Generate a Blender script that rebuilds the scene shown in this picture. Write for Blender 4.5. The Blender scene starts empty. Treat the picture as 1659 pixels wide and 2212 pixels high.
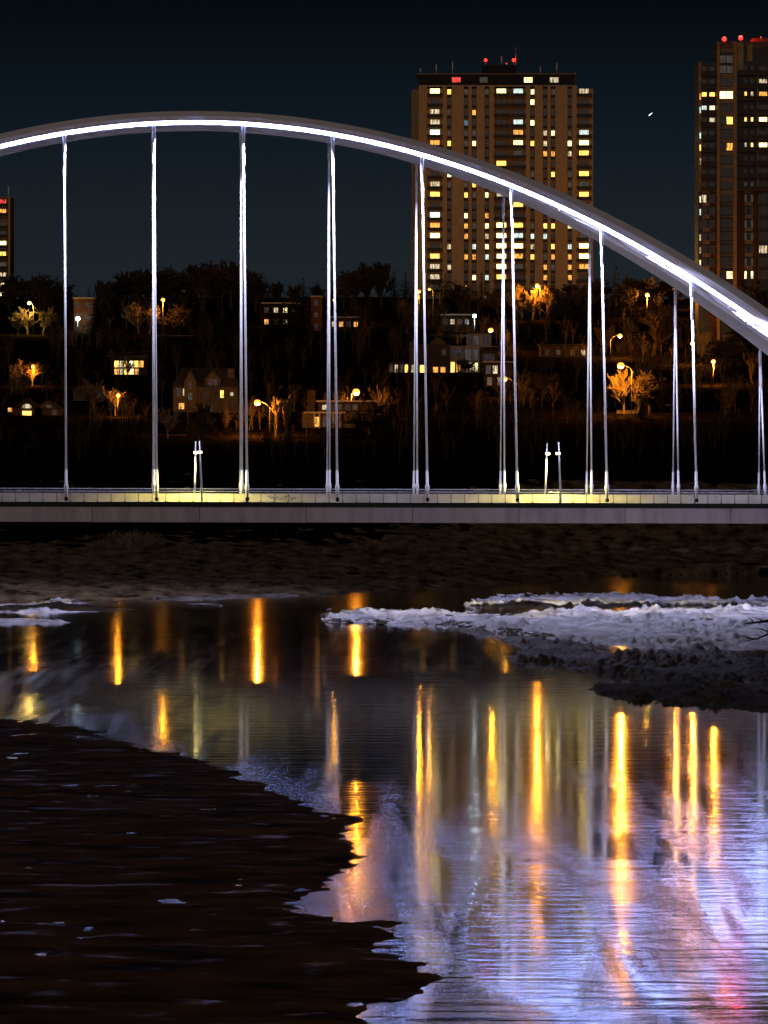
import bpy, bmesh, math, random
import numpy as np
from mathutils import Vector, Matrix, noise as mnoise

random.seed(7)
sc = bpy.context.scene
COL = sc.collection
# ------------------------------------------------------------------ camera, sky, light
F, CX, HZ, HC = 12160.0, 829.5, 1000.0, 16.83      # focal length and principal point for a 1659 px wide plan, eye height
cam_d = bpy.data.cameras.new('camera')
cam = bpy.data.objects.new('camera', cam_d); COL.objects.link(cam); sc.camera = cam
cam.location = (0, 0, HC); cam.rotation_euler = (math.radians(90), 0, 0)
cam_d.sensor_fit = 'VERTICAL'; cam_d.sensor_height = 36.0
cam_d.lens = 36.0 * F / 2212.0
cam_d.shift_y = -(1106.0 - HZ) / 2212.0
cam_d.clip_start = 1.0; cam_d.clip_end = 30000.0

world = bpy.data.worlds.new('World'); sc.world = world; world.use_nodes = True
wn = world.node_tree; wn.nodes.clear()
w_out = wn.nodes.new('ShaderNodeOutputWorld')
w_sky = wn.nodes.new('ShaderNodeTexSky'); w_sky.sky_type = 'NISHITA'; w_sky.sun_disc = False
w_sky.sun_elevation = math.radians(22); w_sky.sun_rotation = math.radians(160)
w_b1 = wn.nodes.new('ShaderNodeBackground'); w_b1.inputs[1].default_value = 0.00012
w_tc = wn.nodes.new('ShaderNodeTexCoord'); w_sep = wn.nodes.new('ShaderNodeSeparateXYZ')
w_ramp = wn.nodes.new('ShaderNodeValToRGB'); w_mr = wn.nodes.new('ShaderNodeMapRange')
w_mr.inputs[2].default_value = 0.12
w_b2 = wn.nodes.new('ShaderNodeBackground'); w_b2.inputs[1].default_value = 1.0
w_add = wn.nodes.new('ShaderNodeAddShader')
cr = w_ramp.color_ramp
cr.elements[0].position = 0.0; cr.elements[0].color = (0.0150, 0.0185, 0.0225, 1)
cr.elements[1].position = 1.0; cr.elements[1].color = (0.0003, 0.0008, 0.0012, 1)
for p, c in ((0.30, (0.0108, 0.0155, 0.0200)), (0.50, (0.0042, 0.0084, 0.0138)), (0.68, (0.0008, 0.0025, 0.0039))):
    e = cr.elements.new(p); e.color = (*c, 1)
wn.links.new(w_sky.outputs[0], w_b1.inputs[0])
wn.links.new(w_tc.outputs['Generated'], w_sep.inputs[0]); wn.links.new(w_sep.outputs[2], w_mr.inputs[0])
wn.links.new(w_mr.outputs[0], w_ramp.inputs[0]); wn.links.new(w_ramp.outputs[0], w_b2.inputs[0])
wn.links.new(w_b1.outputs[0], w_add.inputs[0]); wn.links.new(w_b2.outputs[0], w_add.inputs[1])
wn.links.new(w_add.outputs[0], w_out.inputs[0])

sun_d = bpy.data.lights.new('sun', 'SUN'); sun_d.energy = 0.33; sun_d.angle = math.radians(50)
sun_d.color = (1.0, 0.80, 0.66)
sun = bpy.data.objects.new('sun', sun_d); COL.objects.link(sun)      # night glow of the city behind the camera
sun.rotation_euler = (math.radians(68), 0, math.radians(-14))

vs = sc.view_settings
vs.view_transform = 'Standard'; vs.look = 'None'; vs.exposure = 0.0; vs.gamma = 1.0; vs.use_curve_mapping = False
sc.render.engine = 'CYCLES'
cy = sc.cycles
cy.use_denoising = True
try: cy.denoiser = 'OPENIMAGEDENOISE'
except Exception: pass
cy.use_light_tree = True; cy.max_bounces = 5; cy.diffuse_bounces = 2; cy.glossy_bounces = 4; cy.volume_bounces = 0
cy.transparent_max_bounces = 6; cy.use_adaptive_sampling = True; cy.adaptive_threshold = 0.01
cy.caustics_reflective = False; cy.caustics_refractive = False
cy.sample_clamp_indirect = 6.0

# ------------------------------------------------------------------ helpers
def P(px, py, D):
    return Vector(((px - CX) / F * D, D, HC - (py - HZ) / F * D))
def WP(px, py):                                     # a point of the water surface (z = 0)
    D = F * HC / (py - HZ)
    return ((px - CX) / F * D, D)

def smooth(a, b, x):
    t = min(1.0, max(0.0, (x - a) / (b - a))); return t * t * (3 - 2 * t)
def interp(x, pts):
    if x <= pts[0][0]: return pts[0][1]
    for (x0, y0), (x1, y1) in zip(pts, pts[1:]):
        if x <= x1: return y0 + (y1 - y0) * (x - x0) / (x1 - x0)
    return pts[-1][1]

MATS = {}
def mat(name, col, rough=0.7, spec=0.3, var=0.25, scale=3.0, metal=0.0, bump=0.0, bscale=None, stretch=(1, 1, 1), col2=None, detail=5):
    if name in MATS: return MATS[name]
    m = bpy.data.materials.new(name); m.use_nodes = True; MATS[name] = m
    nt = m.node_tree; bs = nt.nodes['Principled BSDF']
    bs.inputs['Roughness'].default_value = rough; bs.inputs['Specular IOR Level'].default_value = spec
    bs.inputs['Metallic'].default_value = metal
    tc = nt.nodes.new('ShaderNodeTexCoord'); mp = nt.nodes.new('ShaderNodeMapping'); mp.inputs['Scale'].default_value = stretch
    nz = nt.nodes.new('ShaderNodeTexNoise'); nz.inputs['Scale'].default_value = scale; nz.inputs['Detail'].default_value = detail
    rp = nt.nodes.new('ShaderNodeValToRGB')
    c2 = col2 if col2 else tuple(c * (1 + var) for c in col)
    c1 = col if col2 else tuple(c * (1 - var) for c in col)
    rp.color_ramp.elements[0].position = 0.32; rp.color_ramp.elements[0].color = (*c1, 1)
    rp.color_ramp.elements[1].position = 0.68; rp.color_ramp.elements[1].color = (*c2, 1)
    nt.links.new(tc.outputs['Object'], mp.inputs[0]); nt.links.new(mp.outputs[0], nz.inputs['Vector'])
    nt.links.new(nz.outputs[0], rp.inputs[0]); nt.links.new(rp.outputs[0], bs.inputs['Base Color'])
    if bump:
        n2 = nt.nodes.new('ShaderNodeTexNoise'); n2.inputs['Scale'].default_value = bscale or scale * 4; n2.inputs['Detail'].default_value = 6
        bp = nt.nodes.new('ShaderNodeBump'); bp.inputs['Strength'].default_value = bump; bp.inputs['Distance'].default_value = 0.3
        nt.links.new(mp.outputs[0], n2.inputs['Vector']); nt.links.new(n2.outputs[0], bp.inputs['Height'])
        nt.links.new(bp.outputs[0], bs.inputs['Normal'])
    return m

def emis(name, col, strength):
    if name in MATS: return MATS[name]
    m = bpy.data.materials.new(name); m.use_nodes = True; MATS[name] = m
    nt = m.node_tree; bs = nt.nodes['Principled BSDF']
    bs.inputs['Base Color'].default_value = (0.6, 0.6, 0.6, 1)
    bs.inputs['Emission Color'].default_value = (*col, 1); bs.inputs['Emission Strength'].default_value = strength
    return m

class MB:
    def __init__(s): s.v = []; s.f = []
    def quad(s, a, b, c, d):
        n = len(s.v); s.v += [tuple(a), tuple(b), tuple(c), tuple(d)]; s.f.append((n, n+1, n+2, n+3)); return s
    def tri(s, a, b, c):
        n = len(s.v); s.v += [tuple(a), tuple(b), tuple(c)]; s.f.append((n, n+1, n+2)); return s
    def box(s, x0, x1, y0, y1, z0, z1):
        n = len(s.v)
        s.v += [(x0,y0,z0),(x1,y0,z0),(x1,y1,z0),(x0,y1,z0),(x0,y0,z1),(x1,y0,z1),(x1,y1,z1),(x0,y1,z1)]
        for q in ((0,3,2,1),(4,5,6,7),(0,1,5,4),(1,2,6,5),(2,3,7,6),(3,0,4,7)): s.f.append(tuple(n+i for i in q))
        return s
    def tube(s, pts, rads, k=6, cap=True):
        n0 = len(s.v); pts = [Vector(p) for p in pts]
        for i, p in enumerate(pts):
            d = (pts[min(i+1, len(pts)-1)] - pts[max(i-1, 0)])
            d = d.normalized() if d.length > 1e-9 else Vector((0,0,1))
            a = d.cross(Vector((0,1,0.013)) if abs(d.y) < .9 else Vector((1,0,0.01))).normalized(); b = d.cross(a)
            for j in range(k):
                th = 2*math.pi*j/k
                s.v.append(tuple(p + (a*math.cos(th) + b*math.sin(th))*rads[i]))
        for i in range(len(pts)-1):
            for j in range(k):
                a0 = n0+i*k+j; a1 = n0+i*k+(j+1)%k
                s.f.append((a0, a1, a1+k, a0+k))
        if cap:
            s.f.append(tuple(n0+j for j in reversed(range(k)))); s.f.append(tuple(n0+(len(pts)-1)*k+j for j in range(k)))
        return s
    def loft(s, rings, cap=True):
        n0 = len(s.v); k = len(rings[0])
        for r in rings: s.v += [tuple(p) for p in r]
        for i in range(len(rings)-1):
            for j in range(k):
                a0 = n0+i*k+j; a1 = n0+i*k+(j+1)%k
                s.f.append((a0, a1, a1+k, a0+k))
        if cap:
            s.f.append(tuple(n0+j for j in reversed(range(k)))); s.f.append(tuple(n0+(len(rings)-1)*k+j for j in range(k)))
        return s
    def prism(s, poly, z0, z1):
        return s.loft([[(x, y, z0) for x, y in poly], [(x, y, z1) for x, y in poly]])
    def sphere(s, c, r, n=8, m=5, sz=1.0):
        rings = []
        for i in range(1, m):
            ph = math.pi*i/m
            rings.append([(c[0]+r*math.sin(ph)*math.cos(2*math.pi*j/n), c[1]+r*math.sin(ph)*math.sin(2*math.pi*j/n), c[2]-r*sz*math.cos(ph)) for j in range(n)])
        s.loft(rings); return s
    def mesh(s, name):
        me = bpy.data.meshes.new(name); me.from_pydata(s.v, [], s.f); me.update()
        if len(s.f) < 6000:
            bm = bmesh.new(); bm.from_mesh(me); bmesh.ops.recalc_face_normals(bm, faces=bm.faces); bm.to_mesh(me); bm.free()
        return me
    def build(s, name, m, parent=None, smooth_=False):
        return link(name, s.mesh(name), m, parent, smooth_)

def link(name, me, m, parent=None, smooth_=False):
    if m and not me.materials: me.materials.append(m)
    if smooth_: me.polygons.foreach_set('use_smooth', [True]*len(me.polygons))
    o = bpy.data.objects.new(name, me); COL.objects.link(o)
    if parent: o.parent = parent
    return o
def tag(o, label=None, cat=None, group=None, kind=None):
    if label: o['label'] = label
    if cat: o['category'] = cat
    if group: o['group'] = group
    if kind: o['kind'] = kind
    return o
def empty(name, loc=(0,0,0), rz=0.0):
    o = bpy.data.objects.new(name, None); COL.objects.link(o)
    o.location = loc; o.rotation_euler = (0, 0, rz); o.empty_display_size = 0.5
    return o

# ------------------------------------------------------------------ terrain
BANK = [(-400, 540), (-130, 610), (-46, 680), (-7.7, 718), (4.4, 754), (17.3, 785), (32, 837), (58, 856), (140, 890), (400, 940)]
def bank_y(x): return interp(x, BANK)
SLOPE = [(0, 0.0), (12, 0.5), (40, 1.2), (100, 3.0), (180, 7.0), (290, 15.1), (400, 22.6), (700, 48.1), (860, 61.1), (1000, 63.1), (9000, 65)]
def ground_z(x, y):
    by = bank_y(x)
    n = mnoise.noise(Vector((x*0.011, y*0.011, 3.1)))*1.0 + mnoise.noise(Vector((x*0.05, y*0.05, 9.0)))*0.35
    d = y - by
    # far side: the hill rises from the bank; distances measured so the hill itself stays put
    if d > 0:
        yy = 650 + (y - by) if y < 900 else y
        blend = smooth(800, 1010, y)
        yy = (650 + d)*(1-blend) + y*blend
        z = interp(yy - 650, SLOPE) + n*smooth(0, 60, d)
    else:
        z = -2.6 * smooth(0, -14, d)
    # near bank below the camera and the side banks
    near = smooth(112, 20, y)*12.2
    left = smooth(-48 - 0.02*y, -95 - 0.02*y, x)*6.0*smooth(700, 420, y)
    right = smooth(72, 130, x)*6.0*smooth(900, 640, y)
    return max(z, -2.6 + near + 0, -2.6 + left*1.6, -2.6 + right*1.6)

def on_ground(px, py, d0=720.0, d1=2200.0):         # where the sight line through (px, py) meets the hill
    def under(D):
        p = P(px, py, D); return p.z <= ground_z(p.x, p.y)
    D = d0
    while D < d1 and not under(D): D += 16.0
    if D >= d1: return P(px, py, d1)
    lo, hi = D - 16.0, D
    for _ in range(5):
        mid = .5*(lo+hi)
        if under(mid): hi = mid
        else: lo = mid
    return P(px, py, hi)

def axis(parts):
    a = []
    for lo, hi, st in parts: a += list(np.arange(lo, hi, st))
    return a
gx = axis([(-3000, -600, 300), (-600, -140, 46), (-140, 140, 4), (140, 600, 46), (600, 3001, 300)])
gy = axis([(-400, 0, 80), (0, 140, 10), (140, 650, 20), (650, 940, 3), (940, 1600, 12), (1600, 3000, 150), (3000, 12001, 900)])
mb = MB(); nx = len(gx)
for y in gy:
    for x in gx: mb.v.append((x, y, ground_z(x, y) + (mnoise.noise(Vector((x*.35, y*.22, 0)))*0.35 if 650 < y < 940 and y > bank_y(x) + 2 else 0)))
for j in range(len(gy)-1):
    for i in range(nx-1):
        a = j*nx+i; mb.f.append((a, a+1, a+1+nx, a+nx))
m_ground = mat('ground_soil', (0.004, 0.003, 0.002), 0.95, 0.0, scale=0.25, bump=0.6, bscale=1.2, col2=(0.014, 0.010, 0.007), detail=9)
tag(mb.build('ground', m_ground, None, True), kind='structure')

m_bank = mat('bank_grass', (0.030, 0.022, 0.013), 0.95, 0.0, scale=0.45, stretch=(1, .35, 1), bump=.8, bscale=2.0, col2=(0.26, 0.185, 0.105), detail=10)
bx_ = list(np.arange(-66, 80, 0.55)); by_ = list(np.arange(655, 950, 1.3)); mb = MB(); nx = len(bx_)
for y in by_:
    for x in bx_:
        d = y - bank_y(x)
        mb.v.append((x, y, ground_z(x, y) + 0.10*smooth(-6, 3, d) + smooth(2, 14, d)*(0.42*mnoise.fractal(Vector((x*.35, y*.12, 2)), .8, 2.1, 5) + .2) - 0.6*smooth(100, 170, d)))
for j in range(len(by_)-1):
    for i in range(nx-1):
        a = j*nx+i
        if 0.5*(by_[j]+by_[j+1]) - bank_y(bx_[i]) > -8: mb.f.append((a, a+1, a+1+nx, a+nx))
tag(mb.build('riverbank', m_bank, None, True), kind='structure')

# ------------------------------------------------------------------ water
m_water = bpy.data.materials.new('river_water'); m_water.use_nodes = True
nt = m_water.node_tree; bs = nt.nodes['Principled BSDF']
bs.inputs['Base Color'].default_value = (0.006, 0.005, 0.004, 1); bs.inputs['IOR'].default_value = 1.33
def nd(t, **k):
    n = nt.nodes.new(t)
    for a, b in k.items(): n.inputs[a].default_value = b
    return n
tc = nd('ShaderNodeTexCoord')
mp1 = nd('ShaderNodeMapping'); mp1.inputs['Scale'].default_value = (0.42, 0.020, 1); mp1.inputs['Rotation'].default_value = (0, 0, -0.10)
n1 = nd('ShaderNodeTexNoise', Scale=1.0, Detail=4.0, Distortion=1.2)
r1 = nt.nodes.new('ShaderNodeMapRange'); r1.inputs[1].default_value = 0.38; r1.inputs[2].default_value = 0.68
r1.inputs[3].default_value = 0.12; r1.inputs[4].default_value = 1.5
ra = nt.nodes.new('ShaderNodeAttribute'); ra.attribute_name = 'ruffle'
rs = nt.nodes.new('ShaderNodeMath'); rs.operation = 'MULTIPLY'; rs.use_clamp = True
rr_ = nt.nodes.new('ShaderNodeMapRange'); rr_.inputs[3].default_value = 0.058; rr_.inputs[4].default_value = 0.23
mp2 = nd('ShaderNodeMapping'); mp2.inputs['Scale'].default_value = (0.16, 0.62, 1); mp2.inputs['Rotation'].default_value = (0, 0, -0.10)
n2 = nd('ShaderNodeTexNoise', Scale=1.0, Detail=2.0, Distortion=0.3)
mp3 = nd('ShaderNodeMapping'); mp3.inputs['Scale'].default_value = (0.9, 2.2, 1)
n3 = nd('ShaderNodeTexNoise', Scale=1.0, Detail=2.0)
mx = nt.nodes.new('ShaderNodeMath'); mx.operation = 'MULTIPLY_ADD'; mx.inputs[1].default_value = 0.15
bp = nd('ShaderNodeBump', Strength=1.0, Distance=0.012)
bd = nt.nodes.new('ShaderNodeMapRange'); bd.inputs[3].default_value = 0.007; bd.inputs[4].default_value = 0.115
L = nt.links.new
L(tc.outputs['Object'], mp1.inputs[0]); L(mp1.outputs[0], n1.inputs['Vector']); L(n1.outputs[0], r1.inputs[0]); L(r1.outputs[0], rs.inputs[0]); L(ra.outputs['Fac'], rs.inputs[1]); L(rs.outputs[0], rr_.inputs[0]); L(rr_.outputs[0], bs.inputs['Roughness']); L(rs.outputs[0], bd.inputs[0]); L(bd.outputs[0], bp.inputs['Distance'])
L(tc.outputs['Object'], mp2.inputs[0]); L(mp2.outputs[0], n2.inputs['Vector'])
L(tc.outputs['Object'], mp3.inputs[0]); L(mp3.outputs[0], n3.inputs['Vector'])
L(n3.outputs[0], mx.inputs[0]); L(n2.outputs[0], mx.inputs[2]); L(mx.outputs[0], bp.inputs['Height']); L(bp.outputs[0], bs.inputs['Normal'])
# ------------------------------------------------------------------ ice and gravel patches on the river
def sdist(px_, py_, poly):
    """signed distance (inside positive) of point arrays to a polygon"""
    d2 = np.full(px_.shape, 1e18); ins = np.zeros(px_.shape, bool)
    n = len(poly)
    for i in range(n):
        ax, ay = poly[i]; bx, by = poly[(i+1) % n]
        ex, ey = bx-ax, by-ay; wx, wy = px_-ax, py_-ay
        t = np.clip((wx*ex+wy*ey)/(ex*ex+ey*ey+1e-12), 0, 1)
        d2 = np.minimum(d2, (wx-ex*t)**2+(wy-ey*t)**2)
        c = ((ay > py_) != (by > py_)) & (px_ < (bx-ax)*(py_-ay)/(by-ay+1e-12)+ax)
        ins ^= c
    return np.where(ins, 1, -1)*np.sqrt(d2)
SHELF = [(-330, 1548), (60, 1558), (180, 1572), (260, 1603), (420, 1640), (560, 1698), (640, 1733), (690, 1758), (785, 1765),
    (735, 1800), (770, 1850), (700, 1915), (600, 1963), (730, 1990), (860, 2005), (800, 2045), (945, 2108), (860, 2150), (760, 2178), (800, 2230),
    (720, 2330), (-900, 2330)]
wx = axis([(-700, -100, 100), (-100, 100, 1.5), (100, 701, 100)]); wy = axis([(30, 150, 20), (150, 392, 2.2), (392, 900, 6), (900, 1051, 70)])
mb = MB(); nx = len(wx); ruf = []
WX, WY = np.meshgrid(np.array(wx), np.array(wy))
sdw = sdist(WX, WY/9.0, [(a_, b_/9.0) for a_, b_ in [WP(*p_) for p_ in SHELF]])
for j, y in enumerate(wy):
    for i, x in enumerate(wx):
        mb.v.append((x, y, 0))
        d = -sdw[j, i] + 1.6*mnoise.noise(Vector((x*.25, y*.03, 7)))             # metres outside the shore ice
        r = 0.06 + 0.75*smooth(6.0, -1.5, d)**1.4 + smooth(344, 196, y)*max(.20, .42 + .40*mnoise.noise(Vector((x*.22, y*.05, 1))))
        r += 0.55*math.exp(-((x + 32)/13)**2 - ((y - 429)/45)**2)*(0.8 + .7*mnoise.noise(Vector((x*.3, y*.05, 25))))
        ruf.append(max(0.0, min(1.0, r)))
for j in range(len(wy)-1):
    for i in range(nx-1):
        a_ = j*nx+i; mb.f.append((a_, a_+1, a_+1+nx, a_+nx))
wo = mb.build('river_water', m_water); tag(wo, kind='structure')
at = wo.data.attributes.new('ruffle', 'FLOAT', 'POINT'); at.data.foreach_set('value', ruf)

_PERM = np.random.RandomState(4).permutation(4096)
def perlin(x, y, seed):
    x = np.asarray(x, float); y = np.asarray(y, float)
    xi = np.floor(x).astype(int); yi = np.floor(y).astype(int); xf = x-xi; yf = y-yi
    def g(ix, iy, dx_, dy_):
        a_ = _PERM[(_PERM[(ix + int(seed*131)) % 4096] + iy) % 4096]*(2*math.pi/4096)
        return np.cos(a_)*dx_ + np.sin(a_)*dy_
    u = xf*xf*xf*(xf*(xf*6-15)+10); v = yf*yf*yf*(yf*(yf*6-15)+10)
    n0 = g(xi, yi, xf, yf)*(1-u) + g(xi+1, yi, xf-1, yf)*u; n1 = g(xi, yi+1, xf, yf-1)*(1-u) + g(xi+1, yi+1, xf-1, yf-1)*u
    return (n0*(1-v) + n1*v)*1.5
def fbm(x, y, seed=0, oct=4):
    t = 0; a_ = 1.0
    for o_ in range(oct):
        t = t + a_*perlin(np.asarray(x)*2.0**o_, np.asarray(y)*2.0**o_, seed + 17*o_); a_ *= .5
    return t
def nsmooth(a_, b_, x):
    t = np.clip((x-a_)/(b_-a_), 0, 1); return t*t*(3-2*t)
def patch(name, polypx, m, aspect, edge, hgt, rough, dx, dy, seed, edge_noise=0.5, nsx=0.5, nsy=0.12, ridge=None, zmin=-0.25, bias=0.0):
    poly = [WP(*p) for p in polypx]
    xs = [p[0] for p in poly]; ys = [p[1] for p in poly]
    gx_, gy_ = np.meshgrid(np.arange(min(xs)-2, max(xs)+2, dx), np.arange(min(ys)-aspect*2, max(ys)+aspect*2, dy))
    sd = sdist(gx_, gy_/aspect, [(a, b/aspect) for a, b in poly])
    sd = sd + edge_noise*(fbm(gx_*nsx*1.4, gy_*nsy*1.4, seed+5, 5) + bias)
    t = np.clip(sd/edge, -1, 1); tp = np.maximum(t, 0)
    rg = rough*(0.2 + 1.4*nsmooth(-.3, .4, fbm(gx_*.13, gy_*.05, seed+9, 2)))
    Z = np.where(t > 0, hgt*t, .35*t) + rg*np.minimum(1, tp*1.5)*(fbm(gx_*nsx, gy_*nsy, seed, 3) + .4*np.abs(perlin(gx_*nsx*3, gy_*nsy*3, seed+2)))
    if ridge is not None: Z = Z + ridge(gx_, gy_)*np.minimum(1, tp*2)
    Z = np.maximum(Z, zmin)
    ok = Z > -0.2
    q = ok[:-1, :-1] | ok[:-1, 1:] | ok[1:, 1:] | ok[1:, :-1]
    H_, W_ = Z.shape; id_ = np.arange(H_*W_).reshape(H_, W_)
    F_ = np.stack([id_[:-1, :-1][q], id_[:-1, 1:][q], id_[1:, 1:][q], id_[1:, :-1][q]], 1)
    used, inv = np.unique(F_, return_inverse=True); F_ = inv.reshape(-1, 4)
    V_ = np.stack([gx_.ravel()[used], gy_.ravel()[used], Z.ravel()[used]], 1)
    me = bpy.data.meshes.new(name); me.from_pydata(V_.tolist(), [], F_.tolist()); me.update()
    return link(name, me, m, None, True)

m_ice = mat('snowy_ice', (0.16, 0.145, 0.15), 0.75, 0.3, scale=0.45, stretch=(1, 0.45, 1), bump=0.5, bscale=1.6, col2=(0.58, 0.57, 0.63), detail=8)
m_bar = mat('frozen_gravel', (0.018, 0.013, 0.009), 0.85, 0.25, scale=0.5, stretch=(1, 0.3, 1), bump=1.0, bscale=2.4, col2=(0.13, 0.105, 0.088), detail=9)
m_shelf = mat('dark_shore_ice', (0.010, 0.006, 0.003), 0.8, 0.04, scale=0.22, stretch=(1, 1.3, 1), bump=0.8, bscale=1.3, col2=(0.17, 0.090, 0.034), detail=10)
nt = m_shelf.node_tree; bs = nt.nodes['Principled BSDF']                # wet films of melt water lie in thin streaks on the ice
tc_ = nt.nodes.new('ShaderNodeTexCoord'); mp_ = nt.nodes.new('ShaderNodeMapping'); mp_.inputs['Scale'].default_value = (0.35, 0.5, 1); mp_.inputs['Rotation'].default_value = (0, 0, .06)
nz_ = nt.nodes.new('ShaderNodeTexNoise'); nz_.inputs['Scale'].default_value = 1.0; nz_.inputs['Detail'].default_value = 8.0; nz_.inputs['Distortion'].default_value = .6
m1_ = nt.nodes.new('ShaderNodeMapRange'); m1_.inputs[1].default_value = .56; m1_.inputs[2].default_value = .68; m1_.inputs[3].default_value = .02; m1_.inputs[4].default_value = .45
m2_ = nt.nodes.new('ShaderNodeMapRange'); m2_.inputs[1].default_value = .56; m2_.inputs[2].default_value = .70; m2_.inputs[3].default_value = .85; m2_.inputs[4].default_value = .30
nt.links.new(tc_.outputs['Object'], mp_.inputs[0]); nt.links.new(mp_.outputs[0], nz_.inputs['Vector']); nt.links.new(nz_.outputs[0], m1_.inputs[0]); nt.links.new(nz_.outputs[0], m2_.inputs[0])
nt.links.new(m1_.outputs[0], bs.inputs['Specular IOR Level']); nt.links.new(m2_.outputs[0], bs.inputs['Roughness'])

o = patch('shore_ice', SHELF, m_shelf, 9.0, 0.9, 0.055, 0.055, 0.15, 0.5, 11, 0.45, 0.40, 0.22, zmin=-0.2, bias=0.25)
tag(o, 'dark brown sheet of shore ice with a jagged edge in the near left corner', 'shore ice')
m_dirty = mat('dirty_bank_ice', (0.05, 0.042, 0.036), 0.9, 0.05, scale=0.4, stretch=(1, .3, 1), bump=.9, bscale=2.0, col2=(0.30, 0.27, 0.25), detail=9)
o = patch('bank_ice', [(-300, 1236), (300, 1232), (700, 1236), (1000, 1240), (1190, 1243), (1110, 1258), (900, 1268), (740, 1281), (600, 1290), (400, 1297), (300, 1293), (-300, 1297)],
    m_dirty, 7.0, 0.9, 0.20, 0.16, 0.22, 0.8, 64, 0.6, 0.6, 0.16)
tag(o, 'dirty grey ice along the far left bank below the bridge', 'bank ice')
o = patch('ice_floe', [(-200, 1308), (60, 1305), (110, 1300), (180, 1302), (230, 1313), (298, 1316), (250, 1321), (100, 1324), (-200, 1323)],
    m_ice, 7.0, 0.8, 0.10, 0.16, 0.18, 0.6, 3, 0.3, 0.9, 0.25, ridge=lambda x, y: 0.32*np.exp(-((x+38.6)/2.4)**2)*(1 + .8*fbm(x*1.1, y*.25, 4)))
tag(o, 'long white ice floe with a raised snow mound against the far left bank', 'ice floe', 'ice floes')
o = patch('ice_floe', [(-200, 1340), (50, 1337), (110, 1339), (152, 1345), (100, 1349), (-200, 1351)],
    m_ice, 6.0, 0.5, 0.15, 0.14, 0.2, 0.7, 8, 0.25, 0.9, 0.2)
tag(o, 'low narrow white ice floe nearest the left edge of the picture', 'ice floe', 'ice floes')
o = patch('ice_floe', [(385, 1309), (430, 1306), (480, 1308), (470, 1312), (400, 1312)],
    m_ice, 6.0, 0.4, 0.22, 0.12, 0.15, 0.5, 18, 0.2, 0.9, 0.2)
tag(o, 'small separate white ice floe right of the long mounded one', 'ice floe', 'ice floes')
o = patch('ice_ridge', [(700, 1343), (708, 1329), (830, 1324), (960, 1326), (1100, 1330), (1250, 1322), (1400, 1318), (1560, 1312), (1950, 1312), (1950, 1412),
    (1659, 1405), (1400, 1400), (1250, 1388), (1120, 1376), (1000, 1357), (850, 1351)], m_ice, 8.0, 1.1, 0.22, 0.30, 0.15, 0.5, 21, 0.5, 0.9, 0.20,
    ridge=lambda x, y: 0.50*fbm(x*.12, y*.07, 40))
tag(o, 'broad crumpled white ice ridge running from mid river to the right edge', 'ice ridge', 'ice ridges')
o = patch('ice_ridge', [(1000, 1306), (1080, 1296), (1170, 1288), (1260, 1285), (1380, 1289), (1560, 1296), (1900, 1297), (1900, 1306), (1500, 1308), (1300, 1312), (1150, 1313), (1040, 1312)],
    m_ice, 8.0, 0.8, 0.20, 0.28, 0.15, 0.5, 33, 0.4, 0.9, 0.20, ridge=lambda x, y: 0.35*fbm(x*.2, y*.1, 44))
tag(o, 'narrower mauve ice ridge lying just behind the broad white one', 'ice ridge', 'ice ridges')
rub = MB(); rr = random.Random(8)
def slab_piece(x, y, z, a, b, c):
    M = Matrix.Rotation(rr.uniform(0, 6.28), 3, 'Z') @ Matrix.Rotation(rr.uniform(-.35, .35), 3, 'X') @ Matrix.Rotation(rr.uniform(-.35, .35), 3, 'Y')
    n0 = len(rub.v); k = rr.randint(4, 6)
    for zz in (-c, c):
        for j in range(k):
            th = 6.283*j/k + rr.uniform(-.2, .2); rub.v.append(tuple(M @ Vector((a*math.cos(th), b*math.sin(th), zz)) + Vector((x, y, z))))
    rub.f.append(tuple(n0+j for j in reversed(range(k)))); rub.f.append(tuple(n0+k+j for j in range(k)))
    for j in range(k): rub.f.append((n0+j, n0+(j+1) % k, n0+k+(j+1) % k, n0+k+j))
EDGE = [(702, 1340), (760, 1346), (850, 1349), (950, 1352), (1000, 1354), (1060, 1362), (1120, 1372), (1200, 1380)]
CREST = [(1020, 1302), (1090, 1295), (1180, 1289), (1260, 1287), (1380, 1291), (1480, 1305), (1600, 1312)]
for line, nn, sp in ((EDGE, 170, 6), (CREST, 80, 5), ([(705, 1334), (900, 1332), (1100, 1340), (1300, 1345), (1600, 1350)], 170, 12)):
    for q in range(nn):
        f = rr.random()*(len(line)-1); j = min(len(line)-2, int(f)); f -= j
        x, y = WP(line[j][0]*(1-f)+line[j+1][0]*f, line[j][1]*(1-f)+line[j+1][1]*f + rr.uniform(-sp, sp*.4))
        sz = rr.choice((.18, .25, .35, .5)); slab_piece(x, y, rr.uniform(.05, .3), sz*rr.uniform(.8, 1.5), sz, sz*rr.uniform(.15, .4))
tag(rub.build('ice_rubble', m_ice), 'broken white ice slabs strewn along the edges of the ice ridge', 'ice rubble', kind='stuff')
o = patch('gravel_bar', [(970, 1357), (1000, 1356), (1120, 1380), (1260, 1392), (1420, 1402), (1659, 1408), (2000, 1415), (2000, 1560), (1760, 1548), (1659, 1540),
    (1560, 1531), (1430, 1521), (1340, 1510), (1285, 1492), (1290, 1480), (1345, 1466), (1290, 1452), (1180, 1443), (1110, 1432), (1100, 1415), (1140, 1405), (1090, 1385)],
    m_bar, 7.0, 1.0, 0.20, 0.40, 0.13, 0.45, 52, 0.7, 0.8, 0.18,
    ridge=lambda x, y: 0.45*fbm(x*.16, y*.05, 70) - .55*np.exp(-((x-27.3)/6)**2-((y-496)/7)**2) - .45*np.exp(-((x-15.4)/3.5)**2-((y-470)/3.5)**2))
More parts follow.
